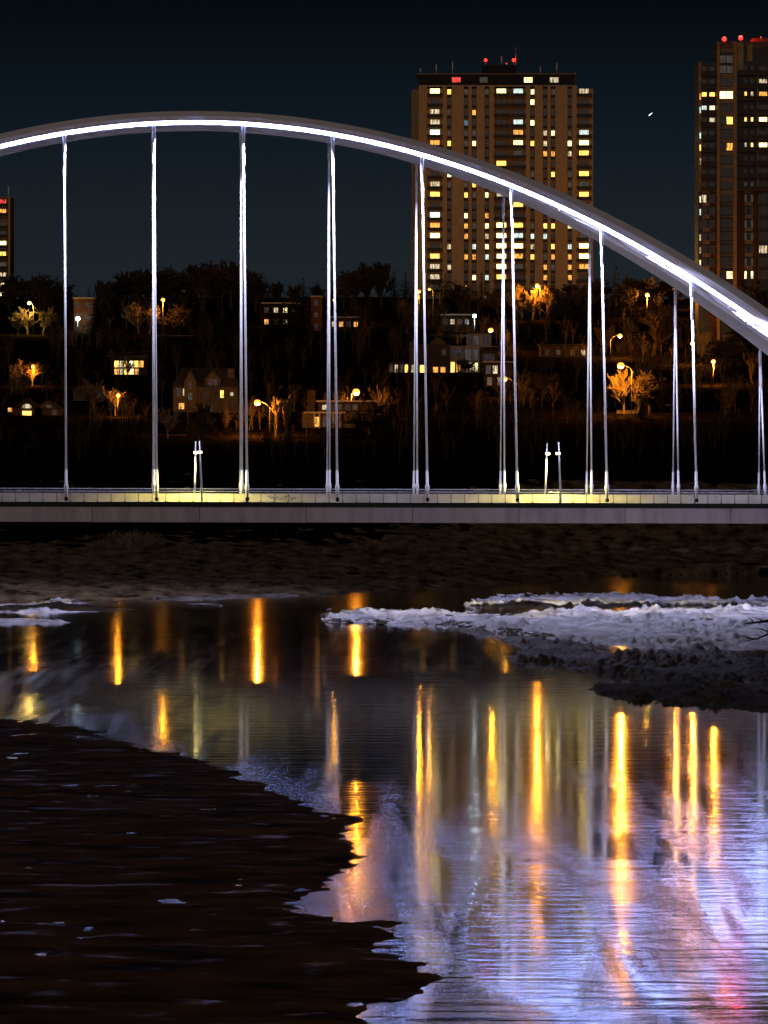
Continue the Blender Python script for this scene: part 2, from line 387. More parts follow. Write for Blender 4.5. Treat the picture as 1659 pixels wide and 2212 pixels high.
tag(o, 'dark frozen gravel bar reaching into the river from the right', 'gravel bar')

# ------------------------------------------------------------------ the arch bridge
PSI = 0.0615; CS, SN = math.cos(PSI), math.sin(PSI); YB = 640.0
def BW(s, t, z): return Vector((s*CS - t*SN, YB + s*SN + t*CS, z))
def s_of(px, t=0.0):
    k = (px - CX)/F
    return (k*(YB + t*CS) + t*SN)/(CS - k*SN)
def deck_z(s): return 12.36 - 0.003*s
S0, ZA, KA = -20.9, 55.83, 0.00562
def arch_z(s): return ZA - KA*(s - S0)**2
def arch_t(z): return -2.8 + 0.2023*(z - 12.33)
m_rib = mat('arch_paint', (0.68, 0.66, 0.73), 0.5, 0.35, var=0.06, scale=0.3)
m_girder = mat('girder_paint', (0.46, 0.425, 0.475), 0.6, 0.3, var=0.20, scale=0.9, stretch=(1, 1, .22), detail=9)
m_dark = mat('dark_steel', (0.012, 0.014, 0.012), 0.6, 0.3)
m_rail = mat('rail_steel', (0.30, 0.29, 0.30), 0.4, 0.5, metal=0.6)
m_post = mat('post_steel', (0.05, 0.05, 0.045), 0.5, 0.4)
m_conc = mat('concrete', (0.42, 0.40, 0.36), 0.85, 0.2, var=0.2, scale=0.5)
m_asph = mat('asphalt', (0.05, 0.05, 0.05), 0.9, 0.2)
m_cable = mat('cable_sheath', (0.90, 0.90, 0.90), 0.35, 0.5, var=0.05)
m_socket = mat('socket_steel', (0.66, 0.66, 0.68), 0.35, 0.5, var=0.08)
FILL_W = 22000.0  # strength of the fill lights added under the rib
m_led = emis('led_light', (0.34, 0.42, 1.0), 68.0)

bridge = empty('arch_bridge', BW(0, 0, 0))
tag(bridge, 'white steel arch bridge lit by a bright strip along its curved rib', 'bridge')
def part(mbld, name, m, parent=None, sm=False):
    o = mbld.build(name, m, None, sm)
    par = parent or bridge
    o.parent = par; o.matrix_parent_inverse = Matrix.Translation(-Vector(bridge.location))
    return o
def subpart(me, name, m, parent, loc=None):
    o = link(name, me, m); o.parent = parent
    if loc is not None: o.location = loc
    return o

SS = [S0 + i*2.4 for i in range(-40, 41)]
def frame(s, far):
    z = arch_z(s); t = arch_t(z); dz = -2*KA*(s - S0)
    dt = 0.2023*dz
    sg = 1.0
    if far: t = 19.0 - t; dt = -dt; sg = -1.0
    C = BW(s, t, z); Tn = (BW(s+0.01, t+0.01*dt, z+0.01*dz) - C).normalized()
    out = BW(0, -sg, 0.2023) - BW(0, 0, 0); out.normalize()        # outward normal of the arch plane
    N = out.cross(Tn).normalized()
    if N.z < 0: N = -N
    return C, N, out
def rib_dims(s):
    u = abs(s - S0)/64.5
    return 1.50 + 0.62*u**1.5, 0.32 + 0.36*u**1.7                    # above and below the light strip
for far in (False, True):
    rings, led, hood = [], [], []
    for s in SS:
        C, N, B = frame(s, far); a, b = rib_dims(s)
        sec = [(a, -0.55), (0.52*a, 0.0), (-0.23, 0.0), (-b, -0.30), (-b, -1.9), (0.4*a, -2.4), (a, -1.9)]
        rings.append([C + N*n_ + B*b_ for n_, b_ in sec])
        led.append([C + N*n_ + B*b_ for n_, b_ in ((-0.19, 0.004), (0.19, 0.004), (0.19, 0.075), (-0.19, 0.06))])
        hood.append([C + N*n_ + B*b_ for n_, b_ in ((0.193, 0.003), (0.24, 0.003), (0.24, 0.06), (0.193, 0.06))])
    rib = part(MB().loft(rings), 'arch_rib', m_rib)
    st = MB().loft(led).build('light_strip', m_led); st.parent = rib
    st = MB().loft(hood).build('added_spill_hood', m_rib); st.parent = rib  # hood added to keep the strip's light off the face above
    if not far:                                                       # the little brackets below the strip, in pairs
        for k in range(-8, 9):
            for off in (4.4, 5.6):
                s = s_of(143) - 0.25 + 10.26*k + 3*10.26 + off
                if abs(s - S0) > 88: continue
                C, N, B = frame(s, far)
                bk = MB().tube([C + N*-0.21 + B*0.03, C + N*-0.50 + B*0.10, C + N*-0.36 + B*1.35], [0.05, 0.045, 0.08], 5).build('bracket', m_cable)
                bk.parent = rib
                if off < 5 and -50 < s < 50:                          # fill light added at each bracket pair to brighten the ropes and ice
                    fl = bpy.data.lights.new('added_fill_light', 'SPOT'); fl.color = (0.66, 0.66, 1.0); fl.energy = FILL_W; fl.spot_size = math.radians(142); fl.spot_blend = .2; fl.shadow_soft_size = .12
                    fo = bpy.data.objects.new('added_fill_light', fl); COL.objects.link(fo); fo.parent = rib
                    fo.location = C + N*-0.45 + B*1.45; fo.rotation_euler = (math.radians(-9), 0, 0)
    # springing block
    for sgn in (-1, 1):
        sx = S0 + sgn*95; t = arch_t(arch_z(sx)); t = 19 - t if far else t
        c = BW(sx, t, 0)
        part(MB().box(c.x-4, c.x+4, c.y-2.5, c.y+2.5, -3, 4.2), 'thrust_block', m_conc)

# hangers: one rope from the near rib, two from the far rib (deck and footway)
SB = s_of(143.0)
for k in range(-4, 13):
    s = SB + 10.26*(k)
    if abs(s - S0) > 84: continue
    for nm, sb, tb, far, rr in (('n', s, 0.0, False, 0.125), ('a', s + 0.1, 19.0, True, 0.105), ('b', s + 0.1, 25.2, True, 0.09)):
        st_ = s - 0.22
        C, N, B = frame(st_, far)
        top = C + N*(-0.25 if not far else -rib_dims(st_)[1]-0.1) + B*(0.10 if not far else -0.4)
        zb = deck_z(sb) + (0.15 if not far else 0.25)
        bot = BW(sb, tb, zb)
        d = (bot - top); ln = d.length; d.normalize()
        cab = part(MB().tube([top + d*4.6, bot - d*3.4], [rr, rr], 8), 'hanger', m_cable, None, True)
        def sub(mbx, name, m):
            o = mbx.build(name, m, None, True); o.parent = cab
        sub(MB().tube([top, top + d*0.25, top + d*1.85, top + d*2.0], [rr*1.2, rr*1.75, rr*1.6, rr*1.2], 8), 'top_clevis', m_socket)
        sub(MB().tube([top + d*2.0, top + d*4.55, top + d*4.62], [rr*1.25, rr*1.25, rr*1.0], 8), 'top_socket', m_cable)
        sub(MB().tube([bot - d*3.45, bot - d*3.35, bot - d*1.9, bot - d*1.75, bot - d*1.4, bot - d*1.2, bot], [rr, rr*1.3, rr*1.35, rr*2.0, rr*2.0, rr*1.4, rr*1.4], 8), 'bottom_socket', m_socket)
        if nm == 'n':
            sub(MB().tube([bot + Vector((0,0,.45)), bot + Vector((0,0,.2)), bot + Vector((0,0,-.1))], [0.10, 0.24, 0.16], 8), 'anchor', m_dark)

# deck, girder, kerbs
SE = (-118.0, 76.0)
def slab(name, m, s0, s1, t0, t1, za, zb, step=24.0):
    n = max(1, int((s1-s0)/step)); rings = []
    for i in range(n+1):
        s = s0 + (s1-s0)*i/n; z = deck_z(s)
        rings.append([BW(s, t0, z+za), BW(s, t1, z+za), BW(s, t1, z+zb), BW(s, t0, z+zb)])
    return part(MB().loft(rings), name, m)
# the near edge girder in welded plate panels, each with its own narrow joint
n = 16; L0 = (SE[1]-SE[0])/n
for i in range(n):
    slab('girder_panel', m_girder, SE[0]+i*L0+0.035, SE[0]+(i+1)*L0-0.035, -0.25, 0.35, -2.33 + (0.02 if i % 3 == 0 else 0), -0.62, 12)
slab('girder', m_dark, SE[0], SE[1], -0.14, 0.3, -2.25, -0.60)
slab('girder', m_girder, SE[0], SE[1], 18.7, 19.3, -2.33, -0.62)
slab('deck_slab', m_conc, SE[0], SE[1], 0.36, 18.65, -0.60, -0.03)
slab('fascia', m_dark, SE[0], SE[1], -0.30, 0.34, -0.58, -0.06)
slab('sidewalk', m_conc, SE[0], SE[1], -0.25, 3.3, -0.028, 0.0)
slab('road_surface', m_asph, SE[0], SE[1], 3.9, 17.4, -0.028, -0.006)
slab('footway', m_conc, SE[0], SE[1], 23.6, 27.4, -0.9, -0.1)
for k in range(-9, 10):
    s = SB + 10.26*(k+3)
    if SE[0] < s < SE[1]:
        slab('cross_beam', m_girder, s-0.2, s+0.2, 0.4, 27.0, -1.7, -0.93, 1)
# traffic barriers in cast lengths
n = 36; L0 = (SE[1]-SE[0])/n
m_barrier = mat('barrier_panel', (0.50, 0.47, 0.40), 0.8, 0.2, var=0.16, scale=0.7, detail=8)
for tb in (3.35, 17.5):
    for i in range(n):
        slab('barrier_panel', m_barrier, SE[0]+i*L0+0.02, SE[0]+(i+1)*L0-0.02, tb, tb+0.35, -0.02, 0.86, L0)
# railings: near edge, far edge
def railing(t, h, spacing, mr, wires):
    rings = []
    def bar(z, r, mm, name, par):
        pts = [BW(SE[0] + (SE[1]-SE[0])*i/8, t, deck_z(SE[0] + (SE[1]-SE[0])*i/8)+z) for i in range(9)]
        o = MB().tube(pts, [r]*9, 6).build(name, mm, None, True)
        o.parent = par
        if par is bridge: o.matrix_parent_inverse = Matrix.Translation(-Vector(bridge.location))
        return o
    rl = bar(h, 0.045, mr, 'railing', bridge)
    pm = MB().box(-0.035, 0.035, -0.05, 0.05, 0.0, h-0.03); pm.box(-0.13, 0.13, -0.07, 0.07, -0.045, 0.05)
    pme = pm.mesh('rail_post'); pme.materials.append(m_post)
    s = SE[0] + 0.5
    while s < SE[1]:
        o = bpy.data.objects.new('rail_post', pme); COL.objects.link(o); o.parent = rl; o.location = BW(s, t, deck_z(s)); o.rotation_euler.z = PSI
        s += spacing
    w = MB()
    for k in range(wires):
        z = 0.10 + (h-0.24)*k/(wires-1)
        pts = [BW(SE[0] + (SE[1]-SE[0])*i/8, t, deck_z(SE[0] + (SE[1]-SE[0])*i/8)+z) for i in range(9)]
        w.tube(pts, [0.012]*9, 4)
    o = w.build('wire_infill', m_post); o.parent = rl; tag(o, kind='stuff')
    return rl
railing(-0.12, 1.17, 1.545, m_rail, 9)
railing(27.2, 1.35, 3.1, m_rail, 4)
# a scrawl of dark paint on the barrier seen through the railing
gs = s_of(578, 3.35); random.seed(5)
scr = MB(); pts = []
for i in range(26):
    s = gs + 0.13*i + random.uniform(-.12, .12); pts.append(BW(s, 3.345, deck_z(s) + 0.42 + random.uniform(-.26, .30)))
scr.tube(pts, [0.03]*26, 4)
part(scr, 'paint_scrawl', m_dark)

# bridge lamps
m_lampy = emis('bridge_lamp_glow', (1.0, 0.78, 0.20), 26.0)
m_pole = mat('lamp_pole', (0.55, 0.55, 0.55), 0.4, 0.5, metal=0.3)
for (px, t, lean, tout, lab) in ((436.5, 0.15, -0.30, 1.5, 'slim leaning lamp post on the near railing, left half of the bridge'),
                           (420.5, 18.2, 0.12, -1.6, 'slim yellow lit lamp post across the deck, left half of the bridge'),
                           (1211.5, 0.15, -0.25, 1.5, 'slim leaning lamp post on the near railing, right half of the bridge'),
                           (1177.5, 18.2, 0.25, -1.6, 'slim yellow lit lamp post across the deck, right half of the bridge')):
    s = s_of(px, t); zb = deck_z(s)
    e = empty('bridge_lamp', BW(s, t, zb), PSI); tag(e, lab, 'lamp post', 'lamp posts on the bridge')
    MB().tube([(0, 0, 0), (lean*0.5, 0, 3.4), (lean, 0, 6.9)], [0.13, 0.105, 0.06], 8).build('pole', m_pole, e, True)
    hx = lean*0.82; hz = 5.6
    MB().tube([(hx, 0, hz+0.06), (hx, tout*0.8, hz+0.10)], [0.05, 0.04], 6).build('arm', m_pole, e)
    h = MB().loft([[(hx-.26, tout*.8-.3, hz+.10), (hx+.26, tout*.8-.3, hz+.10), (hx+.26, tout*.8+.3, hz+.10), (hx-.26, tout*.8+.3, hz+.10)],
              [(hx-.2, tout*.8-.24, hz+.2), (hx+.2, tout*.8-.24, hz+.2), (hx+.2, tout*.8+.24, hz+.2), (hx-.2, tout*.8+.24, hz+.2)]]).build('lamp_head', m_pole, e)
    MB().sphere((hx, tout*.8, hz+0.0), 0.27, 10, 6, 0.5).build('lens', m_lampy, h)
    ld = bpy.data.lights.new('lamp_light', 'SPOT'); ld.color = (1.0, 0.82, 0.18); ld.energy = 14000.0; ld.shadow_soft_size = 0.15; ld.spot_size = math.radians(152); ld.spot_blend = 0.35
    lo = bpy.data.objects.new('lamp_light', ld); COL.objects.link(lo); lo.parent = e; lo.location = (hx, tout*.8, hz-.35)

# ------------------------------------------------------------------ trees
def bare_mesh(seed, spread, dens=1.0, levels=4, up=0.55):
    rnd = random.Random(seed); tr, cr_ = MB(), MB()
    def grow(p, d, ln, r, lv):
        n = 3; pts = [p]; rads = [r]; dd = d.copy()
        for i in range(n):
            dd = (dd + Vector((rnd.uniform(-1,1), rnd.uniform(-1,1), rnd.uniform(-.3,.8)))*0.16).normalized()
            pts.append(pts[-1] + dd*ln/n); rads.append(r*(1-0.55*(i+1)/n))
        (tr if lv <= 1 else cr_).tube(pts, rads, 6 if lv == 0 else (4 if lv == 1 else 3), cap=False)
        if lv >= levels: return
        k = [9, 6, 5, 4][lv]; k = max(2, int(k*dens + rnd.random()))
        for c in range(k):
            f = rnd.uniform(0.25 if lv == 0 else 0.15, 1.0); i = min(n-1, int(f*n)); q = pts[i].lerp(pts[i+1], f*n-i)
            a = rnd.uniform(0, 2*math.pi); tilt = rnd.uniform(0.4, 1.05)*spread
            ax = dd.cross(Vector((math.cos(a), math.sin(a), 0.2))).normalized()
            nd_ = (Matrix.Rotation(tilt, 3, ax) @ dd); nd_.z += up*0.25; nd_.normalize()
            grow(q, nd_, ln*rnd.uniform(0.48, 0.72)*(1.1 - 0.35*f if lv == 0 else 1), max(r*0.5*(1-0.5*f), 0.012), lv+1)
    grow(Vector((0, 0, -0.05)), Vector((0, 0, 1)), 0.55, 0.028, 0)
    a, b = tr.mesh('trunk'), cr_.mesh('crown')
    top = max(v.co.z for v in b.vertices)
    for me in (a, b):
        for v in me.vertices: v.co /= top
    return a, b
def spruce_mesh(seed, fat):
    rnd = random.Random(seed); tr, cr_ = MB(), MB()
    tr.tube([(0,0,-.03), (0,0,.5), (0,0,.98)], [0.022, 0.014, 0.003], 6)
    nl = 26
    for i in range(nl):
        z = 0.06 + 0.93*(i/nl)**1.05; R = fat*(1-z)**0.85*rnd.uniform(0.8, 1.15) + 0.012
        for j in range(8 if z < .8 else 5):
            a = rnd.uniform(0, 2*math.pi); r = R*rnd.uniform(0.65, 1.12)
            ca, sa = math.cos(a), math.sin(a); droop = rnd.uniform(0.15, 0.5)*r
            for q in range(4):
                f0 = q/4; f1 = (q+1.3)/4; w = 0.17*r*(1.1-f0)+0.006
                p0 = Vector((ca*r*f0, sa*r*f0, z-droop*f0)); p1 = Vector((ca*r*f1, sa*r*f1, z-droop*f1+0.01))
                sd_ = Vector((-sa, ca, 0))*w; dn = Vector((0, 0, -rnd.uniform(.3,1.1)*w))
                cr_.tri(p0, p1 + sd_*rnd.uniform(.5,1.3) + dn, p1 + dn*0.3); cr_.tri(p0, p1 - sd_*rnd.uniform(.5,1.3) + dn, p1 + dn*0.3)
    cr_.tube([(0,0,.9), (0,0,1.0)], [0.012, 0.002], 4)
    return tr.mesh('trunk'), cr_.mesh('crown')
m_bark = mat('bark', (0.06, 0.045, 0.032), 0.9, 0.1, var=0.3)
m_twig = mat('twigs', (0.05, 0.036, 0.022), 0.9, 0.1, var=0.3)
m_needle = mat('spruce_needles', (0.012, 0.016, 0.009), 0.9, 0.05, var=0.3)
BARE = [bare_mesh(11, 1.0), bare_mesh(23, 0.9, 1.1), bare_mesh(37, 1.15, 1.0), bare_mesh(41, 0.55, 1.0, up=0.9), bare_mesh(59, 1.0, 1.15), bare_mesh(61, 0.45, 0.9, up=1.2)]
SPR = [spruce_mesh(1, 0.24), spruce_mesh(2, 0.19), spruce_mesh(3, 0.29)]
m_lit_twig = mat('lamp_lit_twigs', (0.17, 0.125, 0.07), 0.9, 0.05, var=0.3)  # lighter twig copy for trees near lamps, lamp glow put into the colour
LIT_BARE = [bare_mesh(111, .85, .74), bare_mesh(123, .8, .74), bare_mesh(137, .95, .72), bare_mesh(141, .5, .8, up=.9), bare_mesh(159, .9, .74), bare_mesh(161, .42, .8, up=1.2)]
for t_, c_ in LIT_BARE: t_.materials.append(m_lit_twig); c_.materials.append(m_lit_twig)
for t_, c_ in BARE: t_.materials.append(m_bark); c_.materials.append(m_twig)
for t_, c_ in SPR: t_.materials.append(m_bark); c_.materials.append(m_needle)
trnd = random.Random(99)
def tree(kind, loc, h, label, wide=1.0, group=None):
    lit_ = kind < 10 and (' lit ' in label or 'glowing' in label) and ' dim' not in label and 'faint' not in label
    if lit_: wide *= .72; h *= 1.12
    me = (SPR if kind >= 10 else LIT_BARE if lit_ else BARE)[kind % 10]
    e = empty('spruce_tree' if kind >= 10 else 'bare_tree', loc, trnd.uniform(0, 6.28))
    for nm, m_ in (('trunk', me[0]), ('crown', me[1])):
        o = bpy.data.objects.new(nm, m_); COL.objects.link(o); o.parent = e; o.scale = (h*wide, h*wide, h)
    tag(e, label, 'tree', group)
    return e

# skyline trees: (px, py of the top, kind, width factor, depth)
sky_trees = [(22, 603, 1, 1.3, 1450), (52, 592, 4, 1.4, 1455), (84, 587, 0, 1.5, 1450), (112, 596, 2, 1.4, 1460), (136, 606, 1, 1.2, 1470),
    (192, 618, 11, 1.1, 1440), (213, 603, 5, 1.1, 1465), (236, 606, 3, 1.3, 1450), (262, 584, 4, 1.4, 1452), (296, 573, 0, 1.5, 1460), (330, 577, 1, 1.5, 1448),
    (366, 571, 2, 1.4, 1450), (398, 568, 4, 1.5, 1465), (436, 574, 0, 1.4, 1450), (470, 561, 1, 1.4, 1470), (500, 560, 4, 1.4, 1455), (526, 572, 2, 1.3, 1460),
    (552, 590, 0, 1.2, 1450), (581, 610, 10, 1.0, 1440), (604, 606, 3, 1.2, 1470), (634, 612, 1, 1.1, 1475), (655, 597, 10, 1.3, 1425), (684, 611, 2, 1.2, 1470),
    (716, 600, 12, 1.2, 1440), (742, 590, 5, 1.3, 1460), (768, 574, 1, 1.3, 1470), (792, 564, 3, 1.5, 1475), (824, 563, 5, 1.5, 1470), (852, 582, 11, 1.3, 1450), (876, 586, 12, 1.3, 1445),
    (1300, 598, 4, 1.2, 1460), (1331, 571, 10, 1.1, 1420), (1358, 592, 2, 1.3, 1455), (1386, 596, 0, 1.3, 1460), (1418, 600, 4, 1.3, 1455), (1452, 606, 1, 1.2, 1460),
    (1604, 598, 10, 1.2, 1235), (1636, 594, 12, 1.1, 1240), (1655, 604, 1, 1.2, 1238)]
ordn = ['first','second','third','fourth','fifth','sixth','seventh','eighth','ninth','tenth','eleventh','twelfth','thirteenth','fourteenth','fifteenth','sixteenth','seventeenth','eighteenth','nineteenth','twentieth']
cnt = {}
for px, py, kd, wd, D in sky_trees:
    x = (px - CX)/F*D; zb = ground_z(x, D) - 0.3; zt = P(px, py, D).z
    kn = 'spruce' if kd >= 10 else 'bare tree'
    zone = 'left of the tan tower' if px < 889 else ('between the two towers' if px < 1500 else 'before the right tower')
    i = cnt.get((kn, zone), 0); cnt[(kn, zone)] = i+1
    nm = ordn[i] if i < 20 else ['twenty-first', 'twenty-second', 'twenty-third', 'twenty-fourth'][i-20]
    tree(kd, (x, D, zb), zt - zb, f'{nm} {kn} on the skyline from the left, {zone}', wd, 'skyline trees')

foot = [(898, 612, 12, 1.2), (934, 618, 10, 1.1), (962, 588, 12, 1.0), (990, 606, 1, 1.2), (1016, 604, 10, 1.2), (1040, 586, 11, 1.3), (1074, 616, 0, 1.2), (1100, 622, 12, 1.1),
    (1128, 620, 4, 1.1), (1188, 612, 2, 1.2), (1214, 620, 12, 1.2), (1238, 606, 1, 1.2), (1262, 610, 0, 1.2), (1284, 600, 12, 1.0)]
for i, (px, py, kd, wd) in enumerate(foot):
    D = 1436 + (i*7) % 20; x = (px - CX)/F*D; zb = ground_z(x, D) - .3
    tree(kd, (x, D, zb), P(px, py, D).z - zb, f'{"dark spruce" if kd >= 10 else "dark bare tree"} before the foot of the tan tower, {ordn[i]} tree from its left', wd, 'trees at the tan tower foot')
# trees that stand on the slope: (px, base py, height m, kind, width, label)
slope_trees = [
    (38, 722, 6.2, 0, 1.5, 'bare tree lit yellow left of the arched lamp by the left tower'),
    (60, 722, 5.8, 4, 1.6, 'bare tree lit yellow right beside the arched lamp by the left tower'),
    (92, 724, 6.4, 2, 1.5, 'spreading bare tree lit yellow right of the arched lamp by the left tower'),
    (118, 722, 5.2, 1, 1.4, 'bare tree dimly lit yellow between the arched lamp and the first hanger'),
    (110, 728, 4.5, 11, 1.2, 'small dark spruce in front of the yellow lit trees at far left'),
    (203, 728, 11.0, 10, 1.1, 'tall dark spruce right beside the cold white flood light at left'),
    (222, 728, 9.0, 12, 1.1, 'broad dark spruce between the white flood light and the brick block'),
    (300, 722, 7.2, 4, 1.3, 'bare tree lit orange left of the straight pole lamp'),
    (322, 723, 6.6, 1, 1.3, 'slim bare tree lit orange touching the second hanger pair'),
    (388, 722, 7.5, 2, 1.3, 'bare tree faintly orange right of the straight pole lamp'),
    (440, 722, 9.0, 12, 1.2, 'broad black spruce right of the straight pole lamp'),
    (480, 724, 10.0, 10, 1.2, 'tall black spruce left of the third hanger pair, high on the slope'),
    (615, 722, 10.5, 10, 1.3, 'black spruce before the glinting windows behind the fourth hanger pair'),
    (640, 722, 12.0, 12, 1.1, 'tallest black spruce before the glinting windows, middle of the slope'),
    (588, 724, 8.0, 12, 1.2, 'low black spruce at the left of the glinting windows'),
    (664, 724, 10.0, 11, 1.3, 'black spruce at the right of the glinting windows'),
    (770, 715, 9.5, 11, 1.3, 'slender black spruce right of the fourth hanger pair'),
    (800, 718, 10.5, 10, 1.2, 'black spruce midway between fourth and fifth hanger pairs'),
    (846, 720, 11.5, 12, 1.1, 'broad black spruce left of the fifth hanger pair'),
    (878, 722, 8.0, 1, 1.2, 'bare tree faintly red left of the fifth hanger pair'),
    (950, 702, 9.0, 10, 1.2, 'dark spruce before the left foot of the tan tower'),
    (1005, 695, 9.5, 12, 1.2, 'dark spruce before the middle foot of the tan tower'),
    (1128, 690, 8.2, 4, 1.3, 'bare tree lit bright orange left of the lamp below the tan tower'),
    (1150, 691, 8.6, 0, 1.4, 'bare tree lit bright orange at the lamp below the tan tower'),
    (1182, 691, 8.0, 2, 1.4, 'bare tree lit bright orange right of the lamp below the tan tower'),
    (1141, 712, 7.5, 11, 1.2, 'small black spruce in front of the orange trees below the tan tower'),
    (1196, 712, 8.5, 10, 1.2, 'black spruce at the right of the orange trees below the tan tower'),
    (1218, 700, 8.6, 1, 1.2, 'bare tree faintly orange below the right corner of the tan tower'),
    (1255, 705, 9.5, 12, 1.2, 'broad dark spruce left of the seventh hanger pair'),
    (1345, 690, 9.0, 3, 1.4, 'upright bare tree right of the seventh hanger pair below the lamp'),
    (1372, 745, 13.0, 10, 1.2, 'tall black spruce below the upper right street lamp'),
    (1412, 768, 12.5, 3, 1.5, 'tall upright bare poplar right of the black spruce, faint orange'),
    (1440, 765, 9.0, 11, 1.3, 'black spruce left of the eighth hanger pair'),
    (1310, 760, 6.5, 1, 1.3, 'bare tree lit faint orange beside the curved lamp at right'),
    (1356, 745, 5.5, 4, 1.4, 'bare tree glowing behind the curved lamp at right'),
    (1349, 894, 8.2, 4, 1.2, 'bare tree lit bright orange under the tall curved lamp at right'),
    (1378, 893, 7.8, 0, 1.3, 'bare tree lit orange right of the tall curved lamp at right'),
    (1402, 893, 8.6, 2, 1.2, 'bare tree lit dim orange, farther right of the tall curved lamp'),
    (1386, 905, 6.0, 10, 1.2, 'small black spruce in front of the tall curved lamp at right'),
    (1515, 772, 6.0, 1, 1.4, 'bare tree glowing right of the eighth hanger pair'),
    (1566, 800, 7.5, 4, 1.4, 'bare tree faintly orange at far right of the slope'),
    (1590, 790, 8.5, 3, 1.3, 'upright bare tree at far right of the slope under the arch'),
    (36, 832, 5.2, 0, 1.4, 'bare tree lit orange left of the lamp at far left of the slope'),
    (70, 834, 4.8, 4, 1.5, 'bare tree lit orange around the lamp at far left of the slope'),
    (205, 888, 6.0, 2, 1.5, 'spreading bare tree lit orange before the pale gable right of the first hanger'),
    (250, 900, 5.5, 1, 1.4, 'bare tree glowing below the small lamp between first and second hangers'),
    (275, 815, 4.6, 0, 1.4, 'bare tree silhouetted before the wide lit house windows'),
    (362, 948, 5.5, 4, 1.4, 'bare shrub tree lit orange by the road right of the second hanger pair'),
    (437, 968, 8.5, 5, 1.3, 'slim pale birch standing in front of the dormer house'),
    (405, 938, 7.0, 11, 1.2, 'dark spruce in front of the dormer house'),
    (400, 880, 9.0, 12, 1.1, 'spruce touching the left wall of the dormer house'),
    (595, 945, 7.0, 3, 1.2, 'upright bare tree lit orange right of the third hanger pair lamp'),
    (618, 945, 7.2, 5, 1.4, 'second upright bare tree lit orange right of the third hanger pair lamp'),
    (578, 965, 6.5, 10, 1.2, 'black spruce in front of the lamp right of the third hanger pair'),
    (622, 970, 6.0, 11, 1.2, 'small black spruce left of the flat roofed house'),
    (775, 945, 6.4, 12, 1.2, 'broad black spruce right of the lamp by the flat roofed house'),
    (800, 940, 7.0, 2, 1.3, 'bare tree dim orange right of the flat roofed house'),
    (833, 944, 6.2, 10, 1.2, 'black spruce right of the flat roofed house'),
    (990, 838, 7.5, 10, 1.2, 'black spruce below the white modern house'),
    (1025, 838, 7.0, 12, 1.2, 'broad black spruce below the white modern house, right one'),
    (1010, 812, 4.0, 4, 1.4, 'low bare tree faint orange below the white modern house'),
    (1150, 862, 5.8, 4, 1.6, 'bare tree lit dim orange right of the sixth hanger pair lamp'),
    (1175, 862, 5.6, 0, 1.6, 'spreading bare tree lit dim red right of the sixth hanger pair lamp'),
]
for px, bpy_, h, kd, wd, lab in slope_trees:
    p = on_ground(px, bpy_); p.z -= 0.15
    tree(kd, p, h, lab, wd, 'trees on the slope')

# the bare wood on the slope that reads as one mass
def low_tree(mbx, p, h, rnd):
    mbx.tube([p, p + Vector((rnd.uniform(-.1,.1)*h, 0, h*.6))], [.014*h, .006*h], 3, False)
    for i in range(16):
        a = rnd.uniform(0, 6.28); z0 = rnd.uniform(.2, .62)*h; l = rnd.uniform(.25, .5)*h
        b0 = p + Vector((0, 0, z0)); d = Vector((math.cos(a)*rnd.uniform(.3, .8), math.sin(a)*rnd.uniform(.3, .8), rnd.uniform(.5, 1))).normalized()
        e_ = b0 + d*l; w = Vector((-math.sin(a), math.cos(a), 0))*.006*h
        mbx.tri(b0 - w, b0 + w, e_)
        for k in range(9):
            q = b0.lerp(e_, rnd.uniform(.3, 1)); d2 = (d + Vector((rnd.uniform(-1,1), rnd.uniform(-1,1), rnd.uniform(-.3,.9)))*.9).normalized()*l*rnd.uniform(.2, .45)
            w2 = d2.cross(Vector((.3, .2, 1))).normalized()*.004*h
            mbx.tri(q - w2, q + w2, q + d2)
KEEP = [(365, 520, 785, 895), (232, 325, 750, 812), (0, 130, 860, 900), (165, 222, 835, 868), (650, 830, 840, 925), (860, 1125, 712, 806), (1040, 1110, 790, 838), (160, 200, 640, 720), (595, 660, 640, 716), (1335, 1385, 860, 895)]
LAMPS = [(555, 869), (770, 846), (255, 853), (72, 791), (1060, 713), (1340, 725), (1340, 789), (1496, 741), (1541, 780), (1090, 818), (1398, 636), (168, 688), (1025, 682), (352, 647), (1160, 616), (905, 629)]
wr = random.Random(31); wood = MB(); n_ = 0
while n_ < 620:
    px = wr.uniform(-90, 1750); py = wr.uniform(645, 1000); h = wr.uniform(3.0, 8.0)
    p = on_ground(px, py); hp = h*F/p.y; wpx = .32*hp
    if any(a - wpx < px < b + wpx and py > d and py - hp < d - 6 for a, b, c, d in KEEP) and wr.random() > .22: continue
    if any(abs(px - lx) < wpx and py - hp < ly + 4 < py and py > ly + 60 for lx, ly in LAMPS): continue
    low_tree(wood, p, h, wr); n_ += 1
thick = MB()
for lx, ly in LAMPS:                                        # thickets close round each lamp
    g = on_ground(lx, ly + 62)
    for q in range(9):
        p = Vector((g.x + wr.uniform(-6, 6), g.y + wr.uniform(.5, 7), 0)); p.z = ground_z(p.x, p.y); low_tree(thick, p, wr.uniform(3.5, 7.5), wr)
    for q in range(5):
        p = Vector((g.x + wr.choice((-1, 1))*wr.uniform(2.2, 6), g.y - wr.uniform(1, 4), 0)); p.z = ground_z(p.x, p.y); low_tree(thick, p, wr.uniform(2.0, 4.5), wr)
tag(thick.build('lamp_thicket', m_lit_twig), 'thickets of bare twigs glowing orange close round the street lamps', 'thicket', kind='stuff')  # lamp glow strengthened in the colour by the lighter twigs
tag(wood.build('hillside_wood', mat('wood_twigs', (0.080, 0.055, 0.031), 0.95, 0.0)), 'dark leafless wood covering the hillside between the houses', 'wood', kind='stuff')

